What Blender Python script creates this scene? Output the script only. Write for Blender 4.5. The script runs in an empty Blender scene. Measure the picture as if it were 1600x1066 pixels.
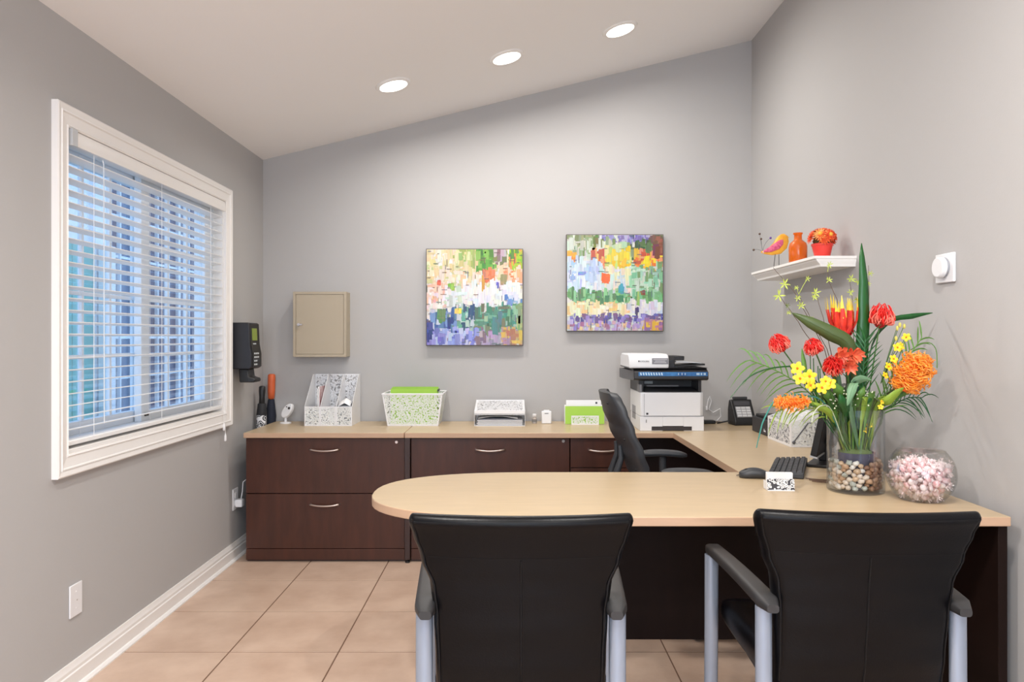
import bpy, bmesh, math, random
from mathutils import Vector, Matrix, Euler, noise

PI = math.pi
S = bpy.context.scene
COL = S.collection

# ------------------------------------------------------------------ camera, world, lights, exposure
F = 1160.0                       # focal length in pixels of the 1600 wide frame
CAM_Z = 1.284
cam_d = bpy.data.cameras.new('camera')
cam_d.sensor_width = 36.0
cam_d.lens = F / 1600 * 36.0
cam_d.shift_y = -6.0 / 1600
cam_d.clip_start = 0.05
cam = bpy.data.objects.new('camera', cam_d)
cam.location = (0, 0, CAM_Z)
cam.rotation_euler = (PI / 2, 0, 0)
COL.objects.link(cam)
S.camera = cam

S.view_settings.view_transform = 'Standard'
S.view_settings.look = 'None'
S.view_settings.exposure = 0.27
S.view_settings.gamma = 1.0
S.view_settings.use_curve_mapping = False
S.cycles.max_bounces = 10
S.cycles.diffuse_bounces = 6
S.cycles.transparent_max_bounces = 24

world = bpy.data.worlds.new('sky'); S.world = world
world.use_nodes = True
wb = world.node_tree.nodes['Background']
wb.inputs['Color'].default_value = (0.50, 0.70, 1.0, 1)
wb.inputs['Strength'].default_value = 1.9


def area(name, loc, rot, sx, sy, power, color=(1, 1, 1), shape='RECTANGLE', spread=PI):
    l = bpy.data.lights.new(name, 'AREA')
    l.shape = shape; l.size = sx
    if shape in ('RECTANGLE', 'ELLIPSE'): l.size_y = sy
    l.energy = power; l.color = color; l.spread = spread
    o = bpy.data.objects.new(name, l); COL.objects.link(o)
    o.location = loc; o.rotation_euler = rot
    return o


SLOPE = 0.245
def ceil_z(x): return 2.43 + SLOPE * (x + 1.61)
TILT = math.atan(SLOPE)
FILL_COOL = (0.86, 0.93, 1.0)
WARM = (1.0, 0.965, 0.915)
# cool fill light added behind the camera, set in an added glazed opening
area('rear_fill', (0.0, -2.32, 1.55), (-PI / 2, 0, PI), 2.5, 1.9, 62, FILL_COOL)
CANS = [(-0.65, 4.06), (-0.03, 4.06), (0.59, 4.06),
        (-0.65, 1.2), (0.59, 1.2), (-0.65, -0.6), (0.59, -0.6)]  # both rear pairs are unseen, added as fill for the room
for cx, cy in CANS:
    area('can_lamp', (cx, cy, ceil_z(cx) - 0.012), (0, -TILT, 0), 0.13, 0.13, 8.5 if cy > 3 else 27, WARM, 'DISK', PI * 0.94)

# ------------------------------------------------------------------ helpers
def lin(c):
    c = c / 255.0
    return c / 12.92 if c <= 0.04045 else ((c + 0.055) / 1.055) ** 2.4
def rgb(r, g, b): return (lin(r), lin(g), lin(b), 1)


def at(u, v, y):
    """world point at depth y seen at (u, v) of the photograph"""
    return Vector(((u - 800) * y / F, y, CAM_Z - (v - 527) * y / F))


MATS = {}
def M(name, col, rough=0.5, metal=0.0, spec=0.5, vary=0.0, scale=8.0, stretch=(1, 1, 1), bump=0.0, bscale=200.0, coat=0.0,
      trans=0.0, col2=None, sheen=0.0):
    if name in MATS: return MATS[name]
    m = bpy.data.materials.new(name); m.use_nodes = True
    nt = m.node_tree; p = nt.nodes['Principled BSDF']
    p.inputs['Base Color'].default_value = col
    p.inputs['Roughness'].default_value = rough
    p.inputs['Metallic'].default_value = metal
    p.inputs['Specular IOR Level'].default_value = spec
    p.inputs['Coat Weight'].default_value = coat
    p.inputs['Transmission Weight'].default_value = trans
    p.inputs['Sheen Weight'].default_value = sheen
    tc = nt.nodes.new('ShaderNodeTexCoord')
    if vary > 0 or col2:
        mp = nt.nodes.new('ShaderNodeMapping'); mp.inputs['Scale'].default_value = stretch
        nt.links.new(tc.outputs['Object'], mp.inputs['Vector'])
        n = nt.nodes.new('ShaderNodeTexNoise'); n.inputs['Scale'].default_value = scale
        n.inputs['Detail'].default_value = 6; n.inputs['Roughness'].default_value = 0.6
        nt.links.new(mp.outputs['Vector'], n.inputs['Vector'])
        r = nt.nodes.new('ShaderNodeValToRGB')
        r.color_ramp.elements[0].position = 0.3; r.color_ramp.elements[1].position = 0.7
        a = tuple(c * (1 - vary) for c in col[:3]) + (1,)
        b = col2 if col2 else tuple(min(1, c * (1 + vary)) for c in col[:3]) + (1,)
        r.color_ramp.elements[0].color = a; r.color_ramp.elements[1].color = b
        nt.links.new(n.outputs['Fac'], r.inputs['Fac'])
        nt.links.new(r.outputs['Color'], p.inputs['Base Color'])
    if bump > 0:
        n2 = nt.nodes.new('ShaderNodeTexNoise'); n2.inputs['Scale'].default_value = bscale
        n2.inputs['Detail'].default_value = 3
        nt.links.new(tc.outputs['Object'], n2.inputs['Vector'])
        bp = nt.nodes.new('ShaderNodeBump'); bp.inputs['Strength'].default_value = bump; bp.inputs['Distance'].default_value = 0.002
        nt.links.new(n2.outputs['Fac'], bp.inputs['Height'])
        nt.links.new(bp.outputs['Normal'], p.inputs['Normal'])
    MATS[name] = m
    return m


def glass_mat(name, tint=(1, 1, 1, 1), base=0.015, edge=0.42, rough=0.02):
    """thin clear glass: see-through with a reflection that grows towards grazing angles"""
    if name in MATS: return MATS[name]
    m = bpy.data.materials.new(name); m.use_nodes = True
    nt = m.node_tree; nt.nodes.remove(nt.nodes['Principled BSDF'])
    out = nt.nodes['Material Output']
    t = nt.nodes.new('ShaderNodeBsdfTransparent'); t.inputs['Color'].default_value = tint
    g = nt.nodes.new('ShaderNodeBsdfGlossy'); g.inputs['Roughness'].default_value = rough
    lw = nt.nodes.new('ShaderNodeLayerWeight'); lw.inputs['Blend'].default_value = 0.35
    mr = nt.nodes.new('ShaderNodeMapRange')
    mr.inputs['To Min'].default_value = base; mr.inputs['To Max'].default_value = edge
    nt.links.new(lw.outputs['Fresnel'], mr.inputs['Value'])
    mx = nt.nodes.new('ShaderNodeMixShader')
    nt.links.new(mr.outputs['Result'], mx.inputs['Fac'])
    nt.links.new(t.outputs[0], mx.inputs[1]); nt.links.new(g.outputs[0], mx.inputs[2])
    nt.links.new(mx.outputs[0], out.inputs['Surface'])
    MATS[name] = m
    return m


def lace_mat(name, col, cell=90.0, holes=True, ink=None):
    """punched white sheet metal with scroll-shaped cut-outs (or, with ink, a printed scroll pattern)"""
    if name in MATS: return MATS[name]
    m = bpy.data.materials.new(name); m.use_nodes = True
    nt = m.node_tree; p = nt.nodes['Principled BSDF']; out = nt.nodes['Material Output']
    p.inputs['Base Color'].default_value = col; p.inputs['Roughness'].default_value = 0.45
    tc = nt.nodes.new('ShaderNodeTexCoord')
    no = nt.nodes.new('ShaderNodeTexNoise'); no.inputs['Scale'].default_value = cell * 0.6
    nt.links.new(tc.outputs['Object'], no.inputs['Vector'])
    ad = nt.nodes.new('ShaderNodeMixRGB'); ad.blend_type = 'ADD'; ad.inputs['Fac'].default_value = 0.012
    nt.links.new(tc.outputs['Object'], ad.inputs['Color1']); nt.links.new(no.outputs['Color'], ad.inputs['Color2'])
    v = nt.nodes.new('ShaderNodeTexVoronoi'); v.inputs['Scale'].default_value = cell
    nt.links.new(ad.outputs['Color'], v.inputs['Vector'])
    r = nt.nodes.new('ShaderNodeValToRGB'); r.color_ramp.interpolation = 'CONSTANT'
    e = r.color_ramp.elements
    e[0].position = 0.0; e[0].color = (0, 0, 0, 1)
    e[1].position = 0.12; e[1].color = (1, 1, 1, 1)
    for pos, c in ((0.33, 0), (0.44, 1), (0.62, 0)):
        q = e.new(pos); q.color = (c, c, c, 1)
    nt.links.new(v.outputs['Distance'], r.inputs['Fac'])
    if holes:
        t = nt.nodes.new('ShaderNodeBsdfTransparent')
        mx = nt.nodes.new('ShaderNodeMixShader')
        nt.links.new(r.outputs['Color'], mx.inputs['Fac'])
        nt.links.new(t.outputs[0], mx.inputs[1]); nt.links.new(p.outputs[0], mx.inputs[2])
        nt.links.new(mx.outputs[0], out.inputs['Surface'])
    else:
        mc = nt.nodes.new('ShaderNodeMixRGB'); mc.inputs['Color1'].default_value = ink; mc.inputs['Color2'].default_value = col
        nt.links.new(r.outputs['Color'], mc.inputs['Fac']); nt.links.new(mc.outputs['Color'], p.inputs['Base Color'])
    MATS[name] = m
    return m


def emit_mat(name, col, strength):
    if name in MATS: return MATS[name]
    m = bpy.data.materials.new(name); m.use_nodes = True
    nt = m.node_tree; nt.nodes.remove(nt.nodes['Principled BSDF'])
    e = nt.nodes.new('ShaderNodeEmission'); e.inputs['Color'].default_value = col; e.inputs['Strength'].default_value = strength
    nt.links.new(e.outputs[0], nt.nodes['Material Output'].inputs['Surface'])
    MATS[name] = m
    return m


def paint_mat():
    if 'brush_paint' in MATS: return MATS['brush_paint']
    m = bpy.data.materials.new('brush_paint'); m.use_nodes = True
    nt = m.node_tree; p = nt.nodes['Principled BSDF']
    p.inputs['Roughness'].default_value = 0.4
    a = nt.nodes.new('ShaderNodeVertexColor'); a.layer_name = 'paint'
    n = nt.nodes.new('ShaderNodeTexNoise'); n.inputs['Scale'].default_value = 60
    tc = nt.nodes.new('ShaderNodeTexCoord'); mp = nt.nodes.new('ShaderNodeMapping'); mp.inputs['Scale'].default_value = (3, 1, 0.25)
    nt.links.new(tc.outputs['Object'], mp.inputs['Vector']); nt.links.new(mp.outputs['Vector'], n.inputs['Vector'])
    hv = nt.nodes.new('ShaderNodeHueSaturation')
    mr = nt.nodes.new('ShaderNodeMapRange'); mr.inputs['To Min'].default_value = 0.58; mr.inputs['To Max'].default_value = 1.0
    nt.links.new(n.outputs['Fac'], mr.inputs['Value']); nt.links.new(mr.outputs['Result'], hv.inputs['Value'])
    nt.links.new(a.outputs['Color'], hv.inputs['Color']); nt.links.new(hv.outputs['Color'], p.inputs['Base Color'])
    MATS['brush_paint'] = m
    return m


def new(): return bmesh.new()


def box(bm, x0, x1, y0, y1, z0, z1):
    vs = [bm.verts.new((x, y, z)) for z in (z0, z1) for y in (y0, y1) for x in (x0, x1)]
    for f in ((0, 2, 3, 1), (4, 5, 7, 6), (0, 1, 5, 4), (2, 6, 7, 3), (0, 4, 6, 2), (1, 3, 7, 5)):
        bm.faces.new([vs[i] for i in f])
    return vs


def hexa(bm, pts):
    """eight corners: bottom four counter-clockwise, then top four"""
    vs = [bm.verts.new(p) for p in pts]
    for f in ((3, 2, 1, 0), (4, 5, 6, 7), (0, 1, 5, 4), (1, 2, 6, 5), (2, 3, 7, 6), (3, 0, 4, 7)):
        bm.faces.new([vs[i] for i in f])


def prism(bm, outline, axis, a, b):
    """outline: 2-D points; axis 'x','y','z' is the extrusion direction from a to b"""
    def p3(p, t):
        return {'x': (t, p[0], p[1]), 'y': (p[0], t, p[1]), 'z': (p[0], p[1], t)}[axis]
    A = [bm.verts.new(p3(p, a)) for p in outline]; B = [bm.verts.new(p3(p, b)) for p in outline]
    n = len(outline)
    bm.faces.new(A[::-1]); bm.faces.new(B)
    for i in range(n):
        bm.faces.new((A[i], A[(i + 1) % n], B[(i + 1) % n], B[i]))


def tube(bm, pts, r, n=8, cap=True, flat=None):
    """sweep a circle along pts; r a number or a list; flat=(normal, factor) squashes the section along normal"""
    pts = [Vector(p) for p in pts]; k = len(pts)
    rs = r if isinstance(r, (list, tuple)) else [r] * k
    T = []
    for i in range(k):
        d = pts[min(i + 1, k - 1)] - pts[max(i - 1, 0)]
        T.append(d.normalized() if d.length > 1e-9 else Vector((0, 0, 1)))
    up = Vector((0, 0, 1)) if abs(T[0].z) < 0.9 else Vector((1, 0, 0))
    N = (up - T[0] * up.dot(T[0])).normalized()
    rings = []
    for i in range(k):
        N = (N - T[i] * N.dot(T[i]))
        N = N.normalized() if N.length > 1e-6 else T[i].orthogonal().normalized()
        B = T[i].cross(N)
        ring = []
        for j in range(n):
            a = 2 * PI * j / n
            d = N * (math.cos(a) * rs[i]) + B * (math.sin(a) * rs[i])
            if flat: fn, ff = flat; d = d - fn * d.dot(fn) * (1 - ff)
            ring.append(bm.verts.new(pts[i] + d))
        rings.append(ring)
    for i in range(k - 1):
        for j in range(n):
            bm.faces.new((rings[i][j], rings[i][(j + 1) % n], rings[i + 1][(j + 1) % n], rings[i + 1][j]))
    if cap:
        bm.faces.new(rings[0][::-1]); bm.faces.new(rings[-1])


def lathe(bm, prof, n=24, cx=0, cy=0, cap=True, sx=1, sy=1):
    rings = []
    for r, z in prof:
        if r < 1e-6: rings.append([bm.verts.new((cx, cy, z))])
        else: rings.append([bm.verts.new((cx + r * sx * math.cos(2 * PI * j / n), cy + r * sy * math.sin(2 * PI * j / n), z)) for j in range(n)])
    for a, b in zip(rings, rings[1:]):
        for j in range(n):
            k = (j + 1) % n
            if len(a) == 1 and len(b) == 1: continue
            if len(a) == 1: bm.faces.new((a[0], b[k], b[j]))
            elif len(b) == 1: bm.faces.new((a[j], a[k], b[0]))
            else: bm.faces.new((a[j], a[k], b[k], b[j]))
    if cap:
        if len(rings[0]) > 1: bm.faces.new(rings[0][::-1])
        if len(rings[-1]) > 1: bm.faces.new(rings[-1])


def ball(bm, c, r, u=10, v=7, sc=(1, 1, 1), rot=None):
    mat = Matrix.Translation(c) @ (rot.to_matrix().to_4x4() if rot else Matrix()) @ Matrix.Diagonal((*[r * s for s in sc], 1))
    bmesh.ops.create_uvsphere(bm, u_segments=u, v_segments=v, radius=1, matrix=mat)


def blade(bm, pts, ws, side, fold=0.25):
    """a leaf: folded strip along pts, half-widths ws; side = rough sideways direction"""
    pts = [Vector(p) for p in pts]; k = len(pts); rows = []
    side = Vector(side)
    for i in range(k):
        t = (pts[min(i + 1, k - 1)] - pts[max(i - 1, 0)]).normalized()
        s = side - t * side.dot(t)
        s = s.normalized() if s.length > 1e-6 else t.orthogonal().normalized()
        nrm = t.cross(s)
        w = max(ws[i], 1e-4)
        rows.append([bm.verts.new(pts[i] - s * w + nrm * w * fold), bm.verts.new(pts[i]), bm.verts.new(pts[i] + s * w + nrm * w * fold)])
    for a, b in zip(rows, rows[1:]):
        for j in range(2):
            bm.faces.new((a[j], a[j + 1], b[j + 1], b[j]))


def bez(p0, p1, p2, n=10):
    p0, p1, p2 = Vector(p0), Vector(p1), Vector(p2)
    return [p0 * (1 - t) ** 2 + p1 * 2 * t * (1 - t) + p2 * t * t for t in [i / (n - 1) for i in range(n)]]


def obj(name, bm, mat, parent=None, bevel=0.0, smooth=35, seg=2, solid=0.0):
    bmesh.ops.recalc_face_normals(bm, faces=bm.faces[:])
    me = bpy.data.meshes.new(name); bm.to_mesh(me); bm.free()
    mats = mat if isinstance(mat, (list, tuple)) else [mat]
    for m in mats: me.materials.append(m)
    o = bpy.data.objects.new(name, me); COL.objects.link(o)
    if smooth:
        me.shade_smooth(); me.set_sharp_from_angle(angle=math.radians(smooth))
    if solid > 0:
        s = o.modifiers.new('solid', 'SOLIDIFY'); s.thickness = solid; s.offset = 0
    if bevel > 0:
        b = o.modifiers.new('bevel', 'BEVEL'); b.width = bevel; b.segments = seg; b.limit_method = 'ANGLE'; b.angle_limit = math.radians(40)
        b.harden_normals = False
    if parent: o.parent = parent
    return o


def tag(o, label, cat, group=None):
    o['label'] = label; o['category'] = cat
    if group: o['group'] = group
    return o


def thing(name, label, cat, loc=(0, 0, 0), rotz=0.0, group=None):
    o = bpy.data.objects.new(name, None); COL.objects.link(o)
    o.empty_display_size = 0.05
    o.location = loc; o.rotation_euler = (0, 0, rotz)
    return tag(o, label, cat, group)


def struct(name, bm, mat, parent=None, **kw):
    o = obj(name, bm, mat, parent, **kw)
    if not parent: o['kind'] = 'structure'
    return o


def bx(name, mat, parent, x0, x1, y0, y1, z0, z1, bevel=0.0, **kw):
    bm = new(); box(bm, x0, x1, y0, y1, z0, z1)
    return obj(name, bm, mat, parent, bevel=bevel, **kw)


def edge_band(o, mat):
    o.data.materials.append(mat)
    for p in o.data.polygons:
        if abs(p.normal.z) < 0.5: p.material_index = 1
    return o


def dup(root, loc, rotz, label, group=None):
    r = root.copy(); COL.objects.link(r); r.location = loc; r.rotation_euler = (0, 0, rotz); r['label'] = label
    if group: r['group'] = group
    for ch in list(root.children):
        c = ch.copy(); COL.objects.link(c); c.parent = r
        for g in list(ch.children):
            d = g.copy(); COL.objects.link(d); d.parent = c
    return r


def text(name, body, size, mat, parent, loc, rot, depth=0.0004, align='CENTER'):
    c = bpy.data.curves.new(name, 'FONT'); c.body = body; c.size = size; c.extrude = depth
    c.align_x = align; c.align_y = 'CENTER'
    t = bpy.data.objects.new(name + '_curve', c); COL.objects.link(t)
    dg = bpy.context.evaluated_depsgraph_get()
    me = bpy.data.meshes.new_from_object(t.evaluated_get(dg))
    bpy.data.objects.remove(t)
    me.materials.clear(); me.materials.append(mat)
    o = bpy.data.objects.new(name, me); COL.objects.link(o)
    o.parent = parent; o.location = loc; o.rotation_euler = rot
    return o


# ------------------------------------------------------------------ materials
wall_m = M('grey_wall_paint', rgb(178, 176, 175), 0.75, spec=0.25, bump=0.12, bscale=120)
ceil_m = M('warm_white_ceiling', rgb(236, 234, 233), 0.85, spec=0.2, bump=0.08, bscale=90)
trim_m = M('white_trim_paint', rgb(236, 233, 230), 0.35)
tile_m = M('beige_tile', rgb(196, 166, 145), 0.32, vary=0.10, scale=5, bump=0.03, bscale=30, col2=rgb(208, 182, 162))
grout_m = M('tile_grout', rgb(112, 84, 66), 0.9)
maple = M('maple_laminate', rgb(190, 168, 136), 0.32, vary=0.05, scale=6, stretch=(1, 6, 6), spec=0.45)
maple_edge = M('maple_edge_band', rgb(188, 155, 128), 0.4, vary=0.04, scale=8, stretch=(1, 1, 8))
mahog = M('mahogany_laminate', rgb(66, 36, 26), 0.38, vary=0.14, scale=7, stretch=(3, 3, 0.5), col2=rgb(78, 43, 31), spec=0.4)
mahog_d = M('dark_mahogany_side', rgb(52, 30, 25), 0.4, vary=0.12, scale=7, stretch=(3, 3, 0.5))
mahog_shade = M('shaded_mahogany_laminate', rgb(26, 15, 12), 0.5, vary=0.14, scale=7, stretch=(3, 3, 0.5), spec=0.12)  # shade under the desk put into a darker laminate colour
nickel = M('satin_nickel', rgb(205, 192, 184), 0.28, metal=1.0)
leather = M('black_leather', rgb(6, 6, 9), 0.34, spec=0.17, bump=0.16, bscale=260)
leather_p = M('black_piping', rgb(12, 12, 14), 0.45, spec=0.2)
silver = M('silver_powder_coat', rgb(146, 156, 172), 0.38, metal=0.4)
armblack = M('charcoal_arm_pad', rgb(42, 41, 42), 0.5, bump=0.05)
plastic_k = M('black_plastic', rgb(28, 28, 30), 0.42)
plastic_dg = M('dark_grey_plastic', rgb(52, 54, 58), 0.45)
plastic_w = M('white_plastic', rgb(228, 228, 230), 0.38)
white_metal = M('white_enamel', rgb(232, 232, 234), 0.4)
lace = lace_mat('white_punched_metal', rgb(232, 232, 234), 95)
lace_fine = lace_mat('white_punched_metal_fine', rgb(232, 234, 232), 120)
green_m = M('lime_folder', rgb(160, 204, 76), 0.6, vary=0.03)
paper = M('white_paper', rgb(238, 238, 238), 0.8)
beige_metal = M('beige_metal', rgb(174, 161, 140), 0.5, bump=0.04, bscale=300)
glass = glass_mat('clear_glass', tint=(0.985, 0.99, 0.988, 1))
pane_g = glass_mat('window_glass', tint=(0.93, 0.97, 1.0, 1), base=0.03, edge=0.4)
orange_m = M('orange_enamel', rgb(240, 96, 26), 0.3)

# ------------------------------------------------------------------ room shell
XL, XR, YB, YR = -1.61, 1.55, 4.80, -2.45
WY0, WY1, WZ0, WZ1 = 2.672, 4.142, 0.862, 2.040       # window opening
WT = 0.16
bm = new()
box(bm, XL - WT, XL, YR, WY0, 0, 2.43); box(bm, XL - WT, XL, WY1, YB, 0, 2.43)
box(bm, XL - WT, XL, WY0, WY1, 0, WZ0); box(bm, XL - WT, XL, WY0, WY1, WZ1, 2.43)
struct('wall_left', bm, wall_m, smooth=0)
bm = new(); prism(bm, [(XL - WT, -0.1), (XR + 0.12, -0.1), (XR + 0.12, ceil_z(XR + 0.12)), (XL - WT, ceil_z(XL - WT))], 'y', YB, YB + 0.12)
struct('wall_back', bm, wall_m, smooth=0)
bm = new(); box(bm, XR, XR + 0.12, YR, YB, -0.1, ceil_z(XR))
struct('wall_right', bm, wall_m, smooth=0)
# unseen rear wall; its wide glazed opening is added to bring in light
bm = new()
prism(bm, [(XL - WT, -0.1), (-1.3, -0.1), (-1.3, 2.5), (1.3, 2.5), (1.3, -0.1), (XR + 0.12, -0.1), (XR + 0.12, ceil_z(XR + 0.12)), (XL - WT, ceil_z(XL - WT))], 'y', YR - 0.12, YR)
struct('wall_rear', bm, wall_m, smooth=0)
dr = bpy.data.objects.new('added_rear_door', None); COL.objects.link(dr); dr['kind'] = 'structure'; dr.location = (0, YR - 0.06, 0)
bm = new()
for x in (-1.3, -0.03, 1.24): box(bm, x, x + 0.06, -0.03, 0.03, 0, 2.5)
box(bm, -1.24, 1.24, -0.03, 0.03, 0, 0.08); box(bm, -1.24, 1.24, -0.03, 0.03, 2.43, 2.5)
obj('frame', bm, trim_m, dr, bevel=0.003)
for x0, x1 in ((-1.24, -0.03), (0.03, 1.24)):
    bx('pane', pane_g, dr, x0, x1, -0.004, 0.004, 0.08, 2.43)
bm = new(); prism(bm, [(XL - WT, ceil_z(XL - WT)), (XR + 0.12, ceil_z(XR + 0.12)), (XR + 0.12, ceil_z(XR + 0.12) + 0.1), (XL - WT, ceil_z(XL - WT) + 0.1)], 'y', YR - 0.12, YB + 0.12)
struct('ceiling', bm, ceil_m, smooth=0)

# floor slab with individual tiles
bm = new(); box(bm, XL - 0.05, XR + 0.05, YR - 0.05, YB, -0.10, -0.0015)
floor = struct('floor', bm, grout_m, smooth=0)
TP, GJ = 0.446, 0.0030
xs = [-1.153 + TP * k for k in range(-2, 8)]
ys = [3.920 + TP * k for k in range(-15, 4)]
tile_mesh = {}
stuff_bm = new()
rnd = random.Random(5)
for i in range(len(xs) - 1):
    for j in range(len(ys) - 1):
        x0, x1 = max(xs[i] + GJ, XL), min(xs[i + 1] - GJ, XR)
        y0, y1 = max(ys[j] + GJ, YR), min(ys[j + 1] - GJ, YB)
        if x1 - x0 < 0.01 or y1 - y0 < 0.01: continue
        if y1 < 1.75:
            box(stuff_bm, x0, x1, y0, y1, -0.003, 0); continue
        key = (round(x1 - x0, 4), round(y1 - y0, 4))
        if key not in tile_mesh:
            b = new(); box(b, -(x1 - x0) / 2, (x1 - x0) / 2, -(y1 - y0) / 2, (y1 - y0) / 2, -0.006, 0)
            bmesh.ops.bevel(b, geom=[e for e in b.edges if all(v.co.z > -0.001 for v in e.verts)], offset=0.0008, segments=1, affect='EDGES')
            o = obj('tile', b, tile_m, floor, smooth=0); tile_mesh[key] = o.data
        else:
            o = bpy.data.objects.new('tile', tile_mesh[key]); COL.objects.link(o); o.parent = floor
        o.location = ((x0 + x1) / 2, (y0 + y1) / 2, 0)
so = obj('far_tiles', stuff_bm, tile_m, floor, smooth=0); so['kind'] = 'stuff'
# tiles take their grain from where they lie, so no two look alike
nt = tile_m.node_tree
geo = nt.nodes.new('ShaderNodeNewGeometry')
for n in nt.nodes:
    if n.type == 'MAPPING': nt.links.new(geo.outputs['Position'], n.inputs['Vector'])

# baseboards
def base_profile(t=0.016, h=0.098):
    return [(0, 0), (t, 0), (t, h * 0.62), (t * 0.75, h * 0.66), (t * 0.75, h * 0.78), (t * 0.5, h * 0.86), (t * 0.35, h), (0, h)]
bm = new(); prism(bm, [(XL + a, z) for a, z in base_profile()], 'y', YR, YB); struct('baseboard_left', bm, trim_m, smooth=20)
bm = new(); prism(bm, [(XR - a, z) for a, z in base_profile()], 'y', YR, YB); struct('baseboard_right', bm, trim_m, smooth=20)
bm = new(); prism(bm, [(YB - a, z) for a, z in base_profile()], 'x', XL + 0.016, XR - 0.016); struct('baseboard_back', bm, trim_m, smooth=20)
bm = new(); prism(bm, [(XL + a, z) for a, z in [(0.016, 0), (0.030, 0), (0.030, 0.006), (0.022, 0.014), (0.016, 0.016)]], 'y', YR, YB - 0.016)
struct('trim_1', bm, trim_m, smooth=20)

# ------------------------------------------------------------------ left window
win = bpy.data.objects.new('window_1', None); COL.objects.link(win); win['kind'] = 'structure'
prof = [(0.0, 0.0), (0.0, 0.014), (0.006, 0.018), (0.010, 0.014), (0.012, 0.014), (0.044, 0.019), (0.048, 0.024), (0.052, 0.024), (0.054, 0.021), (0.072, 0.025), (0.077, 0.022), (0.077, 0.0)]
def casing(c0, c1, d0, d1):
    """side of the mitred casing from inner corner c0 to c1 (y, z); d0, d1 = outward direction at each corner"""
    b = new()
    A = [b.verts.new((XL + p, c0[0] + d0[0] * o, c0[1] + d0[1] * o)) for o, p in prof]
    B = [b.verts.new((XL + p, c1[0] + d1[0] * o, c1[1] + d1[1] * o)) for o, p in prof]
    n = len(prof)
    for i in range(n): b.faces.new((A[i], A[(i + 1) % n], B[(i + 1) % n], B[i]))
    b.faces.new(A); b.faces.new(B[::-1])
    obj('casing', b, trim_m, win, smooth=25)
casing((WY0, WZ0), (WY0, WZ1), (-1, -1), (-1, 1))
casing((WY1, WZ0), (WY1, WZ1), (1, -1), (1, 1))
casing((WY0, WZ1), (WY1, WZ1), (-1, 1), (1, 1))
casing((WY0, WZ0), (WY1, WZ0), (-1, -1), (1, -1))
vinyl = M('white_vinyl', rgb(232, 236, 240), 0.4)
bm = new()
box(bm, XL - WT, XL - 0.001, WY0, WY0 + 0.008, WZ0, WZ1); box(bm, XL - WT, XL - 0.001, WY1 - 0.008, WY1, WZ0, WZ1)
box(bm, XL - WT, XL - 0.001, WY0 + 0.008, WY1 - 0.008, WZ1 - 0.008, WZ1)
obj('jamb', bm, trim_m, win, smooth=0)
bx('window_sill', trim_m, win, XL - WT, XL + 0.004, WY0, WY1, WZ0, WZ0 + 0.014, bevel=0.002)
bm = new()
x0, x1 = XL - 0.145, XL - 0.05
box(bm, x0, x1, WY0 + 0.008, WY0 + 0.03, WZ0 + 0.014, WZ1 - 0.008); box(bm, x0, x1, WY1 - 0.03, WY1 - 0.008, WZ0 + 0.014, WZ1 - 0.008)
box(bm, x0, x1, WY0 + 0.03, WY1 - 0.03, WZ0 + 0.014, WZ0 + 0.04); box(bm, x0, x1, WY0 + 0.03, WY1 - 0.03, WZ1 - 0.03, WZ1 - 0.008)
obj('window_frame', bm, vinyl, win, bevel=0.002)
def sash(xa, xb, y0, y1, z0, z1, st, bot):
    b = new()
    box(b, xa, xb, y0, y0 + st, z0, z1); box(b, xa, xb, y1 - st, y1, z0, z1)
    box(b, xa, xb, y0 + st, y1 - st, z0, z0 + bot); box(b, xa, xb, y0 + st, y1 - st, z1 - 0.045, z1)
    s = obj('sash', b, vinyl, win, bevel=0.002)
    xm = (xa + xb) / 2
    iy0, iy1, iz0, iz1 = y0 + st, y1 - st, z0 + bot, z1 - 0.045
    bx('pane', pane_g, s, xm - 0.003, xm + 0.003, iy0, iy1, iz0, iz1)
    for k in (1, 2):
        y = iy0 + (iy1 - iy0) * k / 3; bx('muntin', vinyl, s, xm - 0.008, xm + 0.008, y - 0.008, y + 0.008, iz0, iz1)
    for k in (1, 2, 3):
        z = iz0 + (iz1 - iz0) * k / 4
        for q in range(3):
            ya = iy0 + (iy1 - iy0) * q / 3 + 0.008 * (q > 0); yb = iy0 + (iy1 - iy0) * (q + 1) / 3 - 0.008 * (q < 2)
            bx('muntin', vinyl, s, xm - 0.007, xm + 0.007, ya, yb, z - 0.008, z + 0.008)
    return s
sash(XL - 0.092, XL - 0.060, 3.345, WY1 - 0.03, 0.902, WZ1 - 0.03, 0.075, 0.045)
s = sash(XL - 0.130, XL - 0.098, WY0 + 0.03, 3.44, 0.902, WZ1 - 0.03, 0.060, 0.050)
bm = new(); box(bm, XL - 0.060, XL - 0.052, 3.37, 3.40, 0.925, 0.94); obj('sash_lock', bm, plastic_k, win, bevel=0.002)

# horizontal blind inside the casing
blind = thing('window_blind', 'white horizontal slat blind with slats open hanging in the left window', 'blind', (XL, 0, 0))
BX = -0.024
by0, by1 = WY0 + 0.012, WY1 - 0.012
bm = new(); box(bm, -0.052, 0.004, by0, by1, 1.993, 2.03); obj('headrail', bm, trim_m, blind, bevel=0.002)
bm = new(); prism(bm, [(0.004, 1.983), (0.016, 1.983), (0.019, 1.995), (0.016, 2.026), (0.010, 2.038), (0.004, 2.038)], 'y', by0, by1)
obj('valance', bm, trim_m, blind, smooth=25)
bm = new(); box(bm, 0.020, 0.024, by0 - 0.004, by0 + 0.030, 1.978, 2.039); box(bm, -0.03, 0.020, by0 - 0.004, by0 - 0.002, 1.978, 2.039)
obj('valance_clip', bm, M('clear_clip', rgb(190, 192, 194), 0.25, spec=0.6), blind, bevel=0.001)
slat_m = M('white_slat', rgb(238, 238, 238), 0.4)
tl = math.radians(8)
slat0 = None
z = 0.944; nslat = 0
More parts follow.
